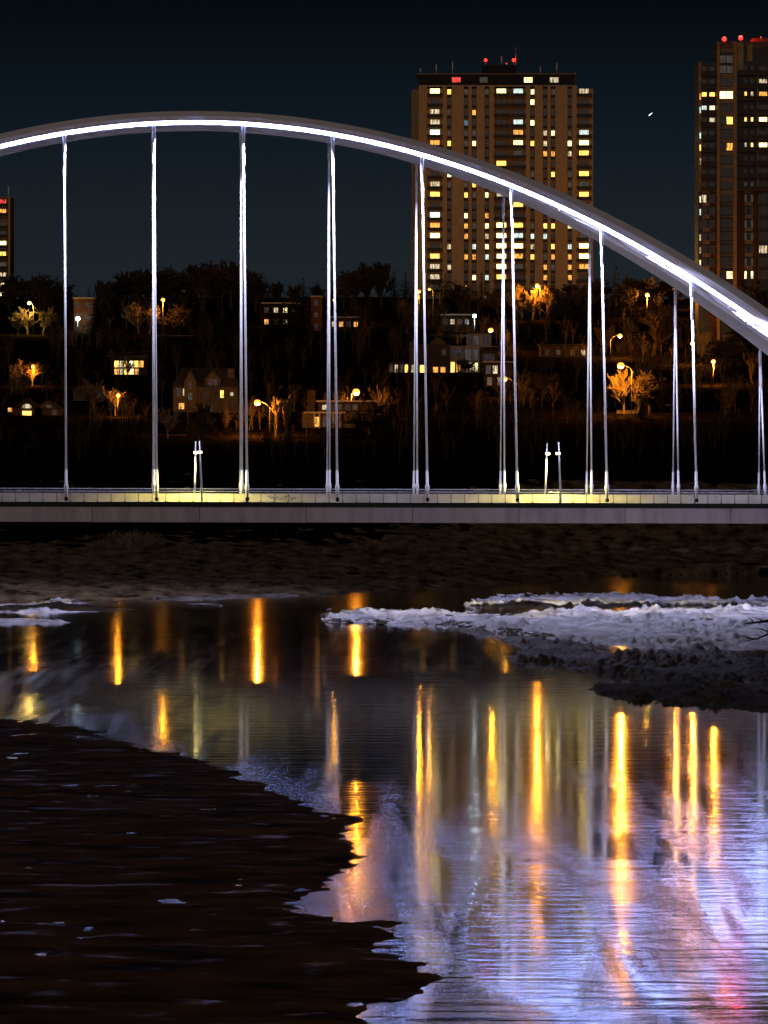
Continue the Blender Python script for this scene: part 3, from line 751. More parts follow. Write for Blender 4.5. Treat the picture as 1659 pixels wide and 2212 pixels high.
# the dim undergrowth of the slope, nothing in it can be counted
random.seed(77); sh = MB()
for i in range(900):
    px = random.uniform(-80, 1740); py = random.choice((random.uniform(640, 960), random.uniform(850, 1010)))
    p = on_ground(px, py); r = random.uniform(0.8, 2.2)
    for k in range(16):
        a = random.uniform(0, 6.28); tl = random.uniform(0.1, 0.9)
        q = p + Vector((math.cos(a)*tl*r*.9, math.sin(a)*tl*r*.9, r*random.uniform(.6, 1.1)))
        b0 = p + Vector((math.cos(a)*.25, math.sin(a)*.25, -.1)); w = Vector((-math.sin(a), math.cos(a), 0))*0.03
        sh.tri(b0 - w, b0 + w, q); mid = b0.lerp(q, .55)
        for z in range(3):
            sh.tri(mid - w*.6, mid + w*.6, mid + Vector((random.uniform(-.5,.5), random.uniform(-.5,.5), random.uniform(.2,.8)))*r*.5)
tag(sh.build('undergrowth', mat('undergrowth_twigs', (0.020, 0.014, 0.009), 0.95, 0.0)), 'dim leafless undergrowth covering the hillside', 'undergrowth', kind='stuff')

# ------------------------------------------------------------------ street lamps on the slope
SOD = (1.0, 0.30, 0.022); YEL = (1.0, 0.66, 0.13); CLD = (0.72, 0.95, 1.0)
m_lpole = mat('street_lamp_pole', (0.14, 0.13, 0.12), 0.5, 0.4, metal=0.2)
m_sod = emis('sodium_glow', SOD, 3.0); m_sod2 = emis('sodium_glow_dim', SOD, 2.2)
m_yel = emis('yellow_glow', YEL, 4.0); m_cld = emis('cold_flood_glow', CLD, 12.0)
LIGHT = {'sodium_glow': ((1.0, 0.33, 0.02), 9500.0), 'sodium_glow_dim': ((1.0, 0.38, 0.04), 1800.0), 'yellow_glow': ((1.0, 0.66, 0.13), 5000.0), 'cold_flood_glow': ((0.72, 0.95, 1.0), 2200.0)}
def lamp_light(parent, loc, col, watts, r):
    d = bpy.data.lights.new('lamp_light', 'POINT'); d.color = col; d.energy = watts; d.shadow_soft_size = r
    o = bpy.data.objects.new('lamp_light', d); COL.objects.link(o); o.parent = parent; o.location = loc
    return o
def street_lamp(px, py, base_py, side, m, r, label, reach=2.0, power=1.0, D=None):
    if D is None: g = on_ground(px, base_py); D = g.y
    h = P(px, py, D); x0 = h.x + side*reach
    zb = ground_z(x0, D) - 0.1
    e = empty('street_lamp', (x0, D, zb)); tag(e, label, 'street lamp', 'street lamps on the slope')
    hz = h.z - zb; k = -side
    if side:
        pts = [(0,0,0), (0,0,hz*.55), (0,0,hz-1.3)] + [(k*reach*(1-math.cos(a)), 0, hz-1.3+1.45*math.sin(a)) for a in (0.4, 0.8, 1.2, 1.45)]
        MB().tube(pts, [.09,.08,.065,.055,.05,.045,.04], 7).build('pole', m_lpole, e, True)
        hx = k*reach*.96
    else:
        MB().tube([(0,0,0), (0,0,hz*.5), (0,0,hz+.2)], [.09,.075,.05], 7).build('pole', m_lpole, e, True); hx = 0
    hd = MB().loft([[(hx-.5,-.26,hz+.12),(hx+.5,-.26,hz+.12),(hx+.5,.26,hz+.12),(hx-.5,.26,hz+.12)],
                    [(hx-.34,-.16,hz+.32),(hx+.34,-.16,hz+.32),(hx+.34,.16,hz+.32),(hx-.34,.16,hz+.32)]]).build('lamp_head', m_lpole, e)
    MB().sphere((hx, -0.05, hz-0.06), r*1.15, 12, 7, 0.9).build('lens', m, hd, True)  # lens radius enlarged to take in the lamp's glare
    c_, w_ = LIGHT[m.name]; lamp_light(e, (hx, -0.75, hz-1.0), c_, w_*power*(r/.42)**2, .25)
    return e
for a in [
    (63, 654, 724, 1, m_yel, .42, 'yellow street lamp with arched arm at far left before the left tower', 1.0),
    (168, 688, 720, 0, m_cld, .50, 'cold white flood lamp glaring right of the first hanger', 0, .16),
    (352, 647, 724, 0, m_sod, .42, 'orange lamp on a straight pole right of the second hanger pair', 0, .35),
    (72, 791, 834, 0, m_sod, .38, 'orange street lamp among bare trees at far left, halfway down the slope', 0, .35),
    (255, 853, 902, 0, m_sod, .40, 'small orange street lamp left of the dormer house', 0, .35),
    (555, 869, 944, 1, m_sod, .55, 'bright orange street lamp just right of the third hanger pair, low on the slope', 2.4),
    (770, 846, 918, -1, m_sod, .60, 'brightest orange street lamp, beside the flat roofed house', 1.0),
    (905, 629, 702, 0, m_sod, .40, 'orange lamp crossing the fifth hanger pair below the tan tower', 0, .35),
    (927, 624, 704, 1, m_sod2, .30, 'dimmer orange lamp with arched arm right of the fifth hanger pair', 1.0),
    (1025, 682, 725, 0, m_cld, .42, 'cold white flood lamp above the white modern house', 0),
    (1060, 713, 762, 0, m_sod, .52, 'bright orange street lamp left of the sixth hanger pair', 0),
    (1160, 616, 692, 1, m_sod, .46, 'orange street lamp among lit bare trees below the tan tower', 0.8),
    (1398, 636, 690, 0, m_sod, .45, 'uppermost orange street lamp right of the seventh hanger pair', 0),
    (1340, 725, 775, -1, m_sod, .48, 'orange street lamp whose arm curves to the left, right of the seventh hanger pair', 2.2),
    (1340, 789, 900, 1, m_sod, .60, 'tall orange street lamp with curved arm above a lit retaining wall at right', 2.2),
    (1496, 741, 790, 0, m_sod, .42, 'orange street lamp crossing the eighth hanger pair', 0),
    (1541, 780, 832, 0, m_sod, .42, 'rightmost orange street lamp, low under the arch', 0),
    (1090, 818, 862, 1, m_sod2, .46, 'orange street lamp with curved arm crossing the sixth hanger pair', 2.0),
    (1456, 590, 668, 0, m_sod, .46, 'orange street lamp hidden behind the arch rib, mirrored as the longest gold streak', 0),
    (722, 648, 700, 0, m_sod2, .28, 'faint orange lamp crossing the fourth hanger pair', 0),
    (588, 660, 705, 0, m_sod2, .26, 'faint orange lamp left of the glinting windows', 0),
    ]: street_lamp(*a)

# ------------------------------------------------------------------ lit windows
def win_mat(name, col, st, streak=0.5):
    if name in MATS: return MATS[name]
    m = bpy.data.materials.new(name); m.use_nodes = True; MATS[name] = m
    nt = m.node_tree; bs = nt.nodes['Principled BSDF']; bs.inputs['Base Color'].default_value = (.03, .03, .03, 1); bs.inputs['Roughness'].default_value = 0.15
    tc = nt.nodes.new('ShaderNodeTexCoord'); oi = nt.nodes.new('ShaderNodeObjectInfo')
    ad = nt.nodes.new('ShaderNodeVectorMath'); ad.operation = 'ADD'
    cb = nt.nodes.new('ShaderNodeCombineXYZ'); ml = nt.nodes.new('ShaderNodeMath'); ml.operation = 'MULTIPLY'; ml.inputs[1].default_value = 57.0
    mp = nt.nodes.new('ShaderNodeMapping'); mp.inputs['Scale'].default_value = (2.6, 1, 0.7)
    nz = nt.nodes.new('ShaderNodeTexNoise'); nz.inputs['Scale'].default_value = 1.0; nz.inputs['Detail'].default_value = 2.0
    mr = nt.nodes.new('ShaderNodeMapRange'); mr.inputs[1].default_value = 0.35; mr.inputs[2].default_value = 0.62
    mr.inputs[3].default_value = st*(1-streak); mr.inputs[4].default_value = st*(1+streak)
    k = nt.links.new
    k(oi.outputs['Random'], ml.inputs[0]); k(ml.outputs[0], cb.inputs[0]); k(ml.outputs[0], cb.inputs[2])
    k(tc.outputs['Object'], mp.inputs[0]); k(mp.outputs[0], ad.inputs[0]); k(cb.outputs[0], ad.inputs[1])
    k(ad.outputs[0], nz.inputs['Vector']); k(nz.outputs[0], mr.inputs[0])
    bs.inputs['Emission Color'].default_value = (*col, 1); k(mr.outputs[0], bs.inputs['Emission Strength'])
    return m
PAL = {'W': win_mat('pane_warm', (1.0, .56, .10), 2.3, .6), 'B': win_mat('pane_bright', (1.0, .74, .22), 5.5, .45), 'C': win_mat('pane_cream', (1.0, .82, .38), 2.0, .6),
       'K': win_mat('pane_cool', (.80, 1.0, .92), 0.9), 'F': win_mat('pane_flood', (.86, 1.0, .92), 4.5, .3), 'O': win_mat('pane_orange', (1.0, .42, .07), 1.1, .7),
       'P': win_mat('pane_partly_lit', (1.0, .80, .48), 0.55, .98), 'D': win_mat('pane_dim', (.75, .66, .55), 0.045), 'U': win_mat('pane_blue', (.35, .65, 1.0), 0.2),
       'R': win_mat('pane_red', (1.0, .06, .05), 0.8, .98), '.': win_mat('pane_dark', (.6, .5, .4), 0.006)}
m_frame = mat('window_frame', (0.17, 0.14, 0.11), 0.6, 0.3)
WCACHE = {}
def win_meshes(w, h):
    key = (round(w, 2), round(h, 2))
    if key in WCACHE: return WCACHE[key]
    f = MB(); b = 0.07
    f.box(-w/2, w/2, -.06, .04, 0, b); f.box(-w/2, w/2, -.06, .04, h-b, h)
    f.box(-w/2, -w/2+b, -.06, .04, b, h-b); f.box(w/2-b, w/2, -.06, .04, b, h-b)
    if w > 1.6: f.box(-.04, .04, -.05, .03, b, h-b)
    else: f.box(-w/2+b, w/2-b, -.05, .03, h*.30, h*.30+.06)
    fm = f.mesh('window'); fm.materials.append(m_frame)
    panes = {}
    WCACHE[key] = (fm, panes); return WCACHE[key]
def window(parent, x, y, z, w, h, code, rz=0.0):
    fm, panes = win_meshes(w, h)
    if code not in panes:
        pm = MB().box(-w/2+.075, w/2-.075, -.01, .02, .075, h-.075).mesh('pane'); pm.materials.append(PAL[code]); panes[code] = pm
    o = bpy.data.objects.new('window', fm); COL.objects.link(o); o.parent = parent; o.location = (x, y, z); o.rotation_euler.z = rz
    q = bpy.data.objects.new('pane', panes[code]); COL.objects.link(q); q.parent = o
    return o

# ------------------------------------------------------------------ the tan tower
D1 = 1500.0; SC = F/D1
def tx(zx): return (876 + zx/3.906 - CX)/F*D1            # plan position across the facade
TC = tx(816)
zrow0 = P(0, 198.8, D1).z                                 # middle of the top row of windows
ST = 22.3/SC
xg = tx(816); base = ground_z(xg, D1+6) - 3
t1 = empty('apartment_tower', (xg, D1, base)); tag(t1, 'wide tan apartment tower with many lit windows and two red roof lights', 'tower')
def X1(zx): return tx(zx) - xg
top = zrow0 + 1.5 - base
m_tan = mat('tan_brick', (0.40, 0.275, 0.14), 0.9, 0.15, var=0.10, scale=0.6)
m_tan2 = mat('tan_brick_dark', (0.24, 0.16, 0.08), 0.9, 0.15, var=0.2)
m_spand = mat('spandrel', (0.03, 0.024, 0.02), 0.7, 0.3)
m_roofd = mat('roof_dark', (0.02, 0.02, 0.024), 0.8, 0.2)
m_balc = mat('balcony_panel', (0.035, 0.026, 0.018), 0.6, 0.3)
m_metal = mat('antenna_metal', (0.55, 0.50, 0.48), 0.5, 0.4)
MB().prism([(X1(110), 0.7), (X1(1447), 0.7), (X1(1447), 1.0), (X1(1584), 1.0), (X1(1584), 17), (X1(60), 17), (X1(60), 4.5)], 0, top-0.6).build('wall', m_tan, t1)
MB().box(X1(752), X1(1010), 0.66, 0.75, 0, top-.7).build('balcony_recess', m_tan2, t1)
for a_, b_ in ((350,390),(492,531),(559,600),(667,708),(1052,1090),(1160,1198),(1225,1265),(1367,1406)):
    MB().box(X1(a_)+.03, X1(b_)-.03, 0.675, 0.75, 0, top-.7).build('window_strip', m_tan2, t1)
# tan piers between the recessed window strips
strips = [(182, 310), (350, 390), (492, 531), (559, 600), (667, 708), (750, 1012), (1052, 1090), (1160, 1198), (1225, 1265), (1367, 1406), (1448, 1584)]
xs = [112] + [v for ab in strips for v in ab][:-1]
for i in range(0, len(xs), 2):
    MB().box(X1(xs[i]), X1(xs[i+1]), 0.0, 0.9, 0, top).build('pier', m_tan, t1)
MB().prism([(X1(50), 4.2), (X1(111), 0.05), (X1(111), 3), (X1(60), 6)], 0, top-0.6).build('corner_wall', m_tan, t1)
MB().box(X1(112), X1(1446), 0.02, 1.2, top, top+0.35).build('parapet', m_tan, t1)
pz = top + 0.35
MB().prism([(X1(110), 1.6), (X1(300), 1.0), (X1(1425), 1.0), (X1(1425), 15), (X1(110), 15)], pz, pz+2.9).build('penthouse', m_roofd, t1)
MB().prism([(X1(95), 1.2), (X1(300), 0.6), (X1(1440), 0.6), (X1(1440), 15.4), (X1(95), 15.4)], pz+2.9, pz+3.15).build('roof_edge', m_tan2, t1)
mr_ = MB().box(X1(655), X1(940), 4, 12, pz+3.15, pz+5.6).build('machine_room', m_roofd, t1)
for zx, wz, cc in ((1037, 2.4, 'C'), (1255, 2.4, 'P'), (428, 2.4, 'R'), (660, 2.2, 'D')):
    window(t1, X1(zx), 0.94, pz+0.7, wz, 1.5, cc)
for zx, h0, hh in ((125, 3.1, 1.5), (260, 3.1, 2.6), (398, 3.1, 3.3), (1140, 3.1, 2.0), (1279, 3.1, 3.0), (1434, 3.1, 0.4), (812, 5.6, 2.2)):
    MB().tube([(X1(zx), 2.2, pz+h0), (X1(zx), 2.2, pz+h0+hh*.35), (X1(zx), 2.2, pz+h0+hh*.36), (X1(zx), 2.2, pz+h0+hh)], [.06, .06, .16, .16], 6).build('antenna', m_metal, t1)
m_red = emis('beacon_glow', (1.0, 0.010, 0.006), 7.0); m_red2 = emis('beacon_glow_dim', (1.0, 0.05, 0.03), 1.5)
def beacon(par, x, y, z, r=.5, hh=1.0, m=m_red, red=260.0):
    b = MB().tube([(x, y, z), (x, y, z+hh)], [.08, .06], 6).build('beacon', m_metal, par)
    MB().sphere((x, y, z+hh+r*.8), r, 10, 6).build('lens', m, b, True)
    if r > .3: lamp_light(par, (x, y, z+hh+r*2.1), (1.0, 0.02, 0.012), red, .2)
beacon(t1, X1(679), 4.4, pz+5.6, .42, 1.0); beacon(t1, X1(917), 4.4, pz+5.6, .46, 1.0); beacon(t1, X1(855), 4.4, pz+5.6, .18, .3, m_red2)
ma = MB().tube([(X1(935), 5, pz+5.6), (X1(935), 5, pz+10.5)], [.07, .03], 5).build('mast', m_metal, t1)
cols = [('w', 248), ('n', 369), ('n', 511), ('n', 579), ('n', 687), ('w', 809), ('w', 951), ('n', 1071), ('n', 1179), ('n', 1245), ('n', 1386), ('w', 1507)]
rows = ["BWD.DCKC.D.P", ".......B....", "PD.O........", "P.U...KB....", "FDDD..O.PCDK", "OWDC..CWP.BB", "......D.OOPW", "...C.W......",
        ".B.....D.WDW", "PDDWP.D...DD", "W.WDCP.....W", "......WD..D.", "F.C.O....D..", "O.ODCBWDWWCP", "B.O.PBKKK..D", ".P.KCBBP.WKB", "W.OOKCOWDOOB", "PP...BD.ODOO",
        "P..CKW..O.O.", "D.O....D....", "....P.W....."]
bal = MB().box(-2.05, 2.05, -1.05, 0.0, -0.12, 0.0)
bal_me = bal.mesh('balcony'); bal_me.materials.append(m_tan2)
br_ = MB().box(-2.03, 2.03, -1.04, -0.98, 0.0, 0.95); br_.box(-2.03, -1.97, -0.98, 0, 0.0, 0.95); br_.box(1.97, 2.03, -0.98, 0, 0.0, 0.95)
brm = br_.mesh('balcony_rail'); brm.materials.append(m_balc)
spm = MB().box(-.58, .58, -.03, .03, 0, .62).mesh('spandrel'); spm.materials.append(m_spand)
for r, row in enumerate(rows):
    zc = zrow0 - r*ST - base
    for (kd, zx), c in zip(cols, row):
        x = X1(zx)
        if kd == 'w':
            y = 0.96 if zx > 1450 else 0.62
            window(t1, x, y, zc-1.05, 2.62, 2.05, c)
            b = bpy.data.objects.new('balcony', bal_me); COL.objects.link(b); b.parent = t1; b.location = (x, y+.05, zc-1.28)
            q = bpy.data.objects.new('balcony_rail', brm); COL.objects.link(q); q.parent = b
        else:
            window(t1, x, 0.64, zc-0.62, 1.06, 1.42, c)
            b = bpy.data.objects.new('spandrel', spm); COL.objects.link(b); b.parent = t1; b.location = (x, 0.655, zc-1.42)

# ------------------------------------------------------------------ the right tower
D2 = 1265.0
def rx(zx): return (1460 + zx/3.623 - CX)/F*D2
def rz(zy): return P(0, 53 + zy/3.623, D2).z
xr = rx(470); b2 = ground_z(xr, D2+8) - 3
t2 = empty('apartment_tower', (xr, D2, b2)); tag(t2, 'dark brick tower with pale pilasters and red roof lights at the right edge', 'tower')
def X2(zx): return rx(zx) - xr
def Z2(zy): return rz(zy) - b2
m_pil = mat('pale_pilaster', (0.30, 0.19, 0.085), 0.9, 0.15, var=0.25, scale=0.8)
m_brick = mat('red_brick', (0.075, 0.032, 0.017), 0.9, 0.15, var=0.25, scale=1.5)
m_glassd = mat('dark_cladding', (0.012, 0.010, 0.008), 0.4, 0.4)
m_panel = mat('pale_panel', (0.30, 0.20, 0.11), 0.8, 0.2, var=0.3)
MB().box(X2(182), X2(325), 3.0, 18, 0, Z2(290)).build('side_wing', m_glassd, t2)
MB().box(X2(322), X2(1250), 1.0, 20, 0, Z2(185)).build('core', m_glassd, t2)
m_crown = mat('crown_cladding', (0.12, 0.07, 0.045), 0.8, 0.2)
MB().box(X2(322), X2(1250), 0.8, 19, Z2(185), Z2(132)).build('crown_band', m_crown, t2)
MB().box(X2(600), X2(1200), 3, 16, Z2(132), Z2(100)).build('roof_room', m_crown, t2)
for a, b in ((322, 344), (450, 478)): MB().box(X2(a), X2(b), 0.0, 1.1, 0, Z2(135)).build('pilaster', m_pil, t2)
MB().box(X2(182), X2(206), 2.7, 4, Z2(1300), Z2(285)).build('pilaster', m_pil, t2)
MB().box(X2(478), X2(530), 0.4, 1.1, Z2(355), Z2(140)).build('pilaster', m_pil, t2)
MB().box(X2(560), X2(600), 0.4, 1.1, Z2(290), Z2(150)).build('pilaster', m_pil, t2)
for a, b in ((270, 321), (472, 538), (610, 645)):
    MB().box(X2(a), X2(b), 0.5 if a > 300 else 2.5, 3.2, 0, Z2(1290)).build('brick_pier', m_brick, t2)
MB().box(X2(638), X2(648), 0.5, 1.1, 0, Z2(380)).build('pilaster', m_pil, t2)
# spandrel bands of small pale panels in the window bay: a 6 x 2 grid of panels each
pan = MB()
for i in range(6):
    for j in range(2): pan.box(-1.42+i*.48, -1.0+i*.48, -.04, .04, j*.42, j*.42+.36)
panm = pan.mesh('panel_band'); panm.materials.append(m_panel)
bay = X2(397)
for zy in (200, 400, 500, 600, 700, 800, 905, 1005, 1110, 1210, 1310):
    o = bpy.data.objects.new('panel_band', panm); COL.objects.link(o); o.parent = t2; o.location = (bay, 0.93, Z2(zy)-.4); tag(o, kind='stuff')
pan = MB()
for i in range(4):
    for j in range(2): pan.box(-.95+i*.48, -.55+i*.48, -.04, .04, j*.42, j*.42+.36)
panm2 = pan.mesh('panel_band'); panm2.materials.append(m_panel)
for zx in (570, 250):
    for zy in (1300, 1400, 1500, 1600, 1700, 1800, 1900):
        o = bpy.data.objects.new('panel_band', panm2); COL.objects.link(o); o.parent = t2; o.location = (X2(zx), 0.93 if zx > 300 else 2.93, Z2(zy)-.4); tag(o, kind='stuff')
rb = MB().box(-1.5, 1.5, -.06, .08, 0, .16).mesh('ledge'); rb.materials.append(m_pil)
for zy in (1405, 1505, 1605, 1705, 1805, 1900):
    o = bpy.data.objects.new('ledge', rb); COL.objects.link(o); o.parent = t2; o.location = (bay, 0.9, Z2(zy))
# windows of the bay, two wide per storey
bayw = {270: 'DD', 350: 'DD', 450: '..', 550: 'BB', 655: '..', 750: '.W', 855: '..', 955: '.O', 1057: '..', 1157: '..', 1258: '..', 1355: '..', 1455: '..', 1555: '..', 1655: '..', 1755: '..', 1855: '..', 1960: '.C'}
for zy, cc in bayw.items():
    for i, c in enumerate(cc): window(t2, bay + (-0.78, 0.74)[i], 0.93, Z2(zy)-.85, 1.46, 1.75, c)
rowy = [350, 450, 550, 655, 750, 855, 950, 1057, 1157, 1258, 1355, 1455, 1555, 1655, 1755, 1855, 1955]
left = ['..', '..', 'WW', 'KC', '.P', '..', '..', '..', '..', '..', 'P.', '..', '..', '..', '..', '..', '..']
edge = ['.', '.', 'O', 'K', '.', 'K', 'W', 'P', '.', '.', 'C', 'K', '.', 'P', 'P', 'C', '.']
right = ['...', '..P', 'WPO', '...', 'WWB', '...', 'PWB', '...', '...', 'DD.', 'DD.', '...', 'DD.', 'DD.', '..P', 'DD.', 'CC.']
m_slab2 = mat('balcony_slab', (0.10, 0.065, 0.035), 0.8, 0.2)
bl = MB().box(-1.75, 1.75, -.95, 0, -.14, 0).mesh('balcony'); bl.materials.append(m_slab2)
bl2 = MB().box(-2.6, 2.6, -1.25, 0, -.14, 0).mesh('balcony'); bl2.materials.append(m_slab2)
rl1 = MB().box(-1.74, 1.74, -.94, -.90, 0, .9).mesh('balcony_rail'); rl1.materials.append(m_balc)
rl2 = MB().box(-2.58, 2.58, -1.24, -1.20, 0, .9).mesh('balcony_rail'); rl2.materials.append(m_balc)
for i, zy in enumerate(rowy):
    z = Z2(zy) - 1.0
    window(t2, X2(228), 2.93, z, 1.2, 1.8, left[i][0]); window(t2, X2(290), 2.43 if zy > 1290 else 2.93, z, 1.3, 1.8, left[i][1])
    window(t2, X2(196), 2.62 if zy < 1290 else 2.93, z, .42, 1.5, edge[i])
    for zx, w, c in zip((548, 598, 685), (.62, .62, 1.9), right[i]): window(t2, X2(zx), 0.93, z, w, 1.8, c)
    for zx, w in ((780, 1.9), (850, .62), (930, 1.46)): window(t2, X2(zx), 0.93, z, w, 1.8, random.choice('...W.P'))
    if zy < 1290:
        for zx, me, rm, y in ((262, bl, rl1, 2.98), (570, bl2, rl2, 0.98), (712, bl, rl1, 0.98)):
            o = bpy.data.objects.new('balcony', me); COL.objects.link(o); o.parent = t2; o.location = (X2(zx), y, z - .12)
            q = bpy.data.objects.new('balcony_rail', rm); COL.objects.link(q); q.parent = o
beacon(t2, X2(382), 1.6, Z2(132), .5, .25, m_red, 2600.0); beacon(t2, X2(511), 1.6, Z2(132), .5, .5, m_red, 2600.0)
beacon(t2, X2(675), 4, Z2(100), .14, .2, m_red2)

# ------------------------------------------------------------------ the left tower
D3 = 1500.0
def Z3p(zy): return P(0, 371.6 + zy/7.57, D3).z
xl_ = (22 - CX)/F*D3; b3 = ground_z(xl_, D3+5) - 3
t3 = empty('apartment_tower', (xl_, D3, b3)); tag(t3, 'brown tower cut off by the left edge with one red lit window', 'tower')
MB().box(-18, 0, 0.8, 16, 0, Z3p(410)-b3).build('wall', m_tan2, t3)
MB().box(-.55, -.02, 0, .9, 0, Z3p(420)-b3).build('pier', m_tan, t3)
MB().box(-18.1, .12, .4, 16.2, Z3p(412)-b3, Z3p(402)-b3).build('roof_edge', m_tan, t3)
MB().tube([(-.65, 3, Z3p(402)-b3), (-.65, 3, Z3p(360)-b3), (-.65, 3, Z3p(358)-b3), (-.65, 3, Z3p(230)-b3)], [.06, .06, .2, .2], 6).build('antenna', m_metal, t3)
for zy, c in zip((500, 655, 865, 1010, 1180, 1355, 1530, 1695, 1865, 2020), 'RO..BWDPBC'):
    z = Z3p(zy) - b3 - .9
    window(t3, -2.2, .74, z, 2.2, 1.8, c); window(t3, -6.2, .74, z, 1.4, 1.5, '.')
    b = bpy.data.objects.new('balcony', bal_me); COL.objects.link(b); b.parent = t3; b.location = (-2.7, .8, z-.22)
    q = bpy.data.objects.new('balcony_rail', brm); COL.objects.link(q); q.parent = b

# ------------------------------------------------------------------ houses on the slope
def house(px, bpy0, label, name='house', cat='house'):
    p = on_ground(px, bpy0); e = empty(name, (p.x, p.y, p.z-.3)); tag(e, label, cat); return e, F/p.y
m_stucco = mat('pale_stucco', (0.085, 0.066, 0.045), 0.9, 0.1, var=0.15)
m_white = mat('white_siding', (0.22, 0.205, 0.18), 0.8, 0.2, var=0.1)
m_brownw = mat('brown_siding', (0.05, 0.034, 0.020), 0.9, 0.1, var=0.2)
m_shing = mat('roof_shingle', (0.035, 0.028, 0.024), 0.9, 0.1, var=0.3)
m_trim = mat('pale_trim', (0.38, 0.31, 0.22), 0.8, 0.2)
def gable(e, x0, x1, y0, y1, z, rise, m_wall, ov=.35):
    xm = (x0+x1)/2
    MB().loft([[(x0, y0, z), (x1, y0, z), (xm, y0, z+rise)], [(x0, y1, z), (x1, y1, z), (xm, y1, z+rise)]]).build('gable', m_wall, e)
    k = rise/(xm-x0)
    rf = MB()
    for sg in (-1, 1):
        xe = xm + sg*((x1-x0)/2+ov); ze = z - k*ov
        rf.loft([[(xm, y0-ov, z+rise+.02), (xe, y0-ov, ze+.02), (xe, y0-ov, ze+.2), (xm, y0-ov, z+rise+.22)], [(xm, y1, z+rise+.02), (xe, y1, ze+.02), (xe, y1, ze+.2), (xm, y1, z+rise+.22)]])
    return rf.build('roof', m_shing, e)
# dormer house
e, k = house(443, 892, 'large pale stucco house with steep gables and a chimney above the bridge lamps')
w = 138/k
MB().box(-w/2, w/2, 0.4, 9, 0, 5.4).build('wall', m_stucco, e)
rf = MB().loft([[(-w/2-.3, 0, 5.4), (w/2+.3, 0, 5.4), (w/2+.3, 9.4, 5.4), (-w/2-.3, 9.4, 5.4)], [(-w/2+1.5, 4.2, 9.2), (w/2-1.0, 4.2, 9.2), (w/2-1.0, 5.2, 9.2), (-w/2+1.5, 5.2, 9.2)]]).build('roof', m_shing, e)
gx0 = -2.9; MB().box(gx0-1.2, gx0+1.2, 0, 3, 0, 6.4).build('wall', m_stucco, e); gable(e, gx0-1.2, gx0+1.2, 0, 4, 6.4, 2.4, m_stucco)
gx1 = 1.5; MB().box(gx1-1.5, gx1+1.5, .2, 3, 5.3, 7.0).build('dormer', m_stucco, e); gable(e, gx1-1.5, gx1+1.5, .2, 4, 7.0, 1.5, m_stucco)
MB().box(w/2-1.9, w/2-.6, 2, 3.2, 5.4, 9.0).build('chimney', m_stucco, e)
for x, z, ww, hh, c in ((-5.2, 3.6, .9, 1.5, '.'), (-4.0, 3.6, .8, 1.5, 'P'), (-4.6, 1.0, 1.2, 1.3, 'O'), (3.3, 3.2, .8, 1.6, 'W'), (5.2, 3.6, .7, .8, 'P'), (.2, 3.2, 1.0, 1.4, '.'), (.9, .6, 1.0, 1.3, '.')):
    window(e, x, .36, z, ww, hh, c)
window(e, gx0, -.04, 2.8, .9, 1.5, 'D'); window(e, gx0, -.04, 5.0, .7, 1.4, '.'); window(e, gx1-.5, .16, 5.6, .8, 1.4, '.'); window(e, gx1+.5, .16, 5.6, .8, 1.4, '.')
# house with a wide lit window wall
e, k = house(278, 810, 'house with a wide warm lit window wall under a swept roof')
MB().box(-3.8, 3.8, .3, 8, 0, 3.9).build('wall', m_brownw, e)
MB().loft([[(-4.6, -.4, 4.6), (4.9, -.4, 5.3), (4.9, 8, 5.3), (-4.6, 8, 4.6)], [(-4.6, -.4, 4.85), (4.9, -.4, 5.55), (4.9, 8, 5.55), (-4.6, 8, 4.85)]]).build('roof', m_shing, e)
MB().box(-3.8, 3.8, 1.0, 8, 3.9, 4.7).build('upper_wall', m_stucco, e)
gable(e, -5.0, -2.6, .2, 4, 4.2, 1.5, m_stucco)
for i in range(6): window(e, -2.6+i*1.06, .26, 1.9, 1.02, 1.5, 'WPWCWO'[i])
for i in range(5): window(e, -2.6+i*1.06, .26, .35, 1.02, 1.35, 'OPWCO'[i])
# two small gabled houses far left
e, k = house(57, 898, 'small dark gabled house with an arched lit window at far left')
MB().box(-3.0, 3.0, .3, 7, 0, 1.9).build('wall', m_brownw, e); gable(e, -2.0, 2.4, 0, 7, 1.9, 1.7, m_brownw)
aw = window(e, 0.1, -.05, .3, 1.9, 1.0, 'W')
arch = MB(); n = 10
ring = [(0.1 + .95*math.cos(math.pi*i/n), 0, 1.75 + .85*math.sin(math.pi*i/n)) for i in range(n+1)]
arch.loft([[(x, -.10, z) for x, y, z in ring], [(x, -.06, z) for x, y, z in ring]]); arch.build('arched_pane', PAL['P'], e)
window(e, -3.2, .26, 1.0, .9, .9, 'O')
e, k = house(104, 899, 'small dark gabled house right of the arched window house')
MB().box(-2.6, 2.6, .3, 7, 0, 1.9).build('wall', m_brownw, e); gable(e, -2.3, 2.3, 0, 7, 1.9, 1.4, m_stucco); window(e, .1, -.05, 1.9, .9, .6, 'D'); window(e, 1.2, .26, .5, 1.0, 1.0, '.')
# pale gable behind the tree
e, k = house(192, 866, 'pale windowless house wall lit orange between first and second hangers')
MB().box(-3.2, 3.2, 0, 6, 0, 2.6).build('wall', m_stucco, e); gable(e, -3.2, 3.2, 0, 6, 2.6, 1.1, m_stucco)
window(e, 2.0, -.04, .8, .8, 1.0, '.')
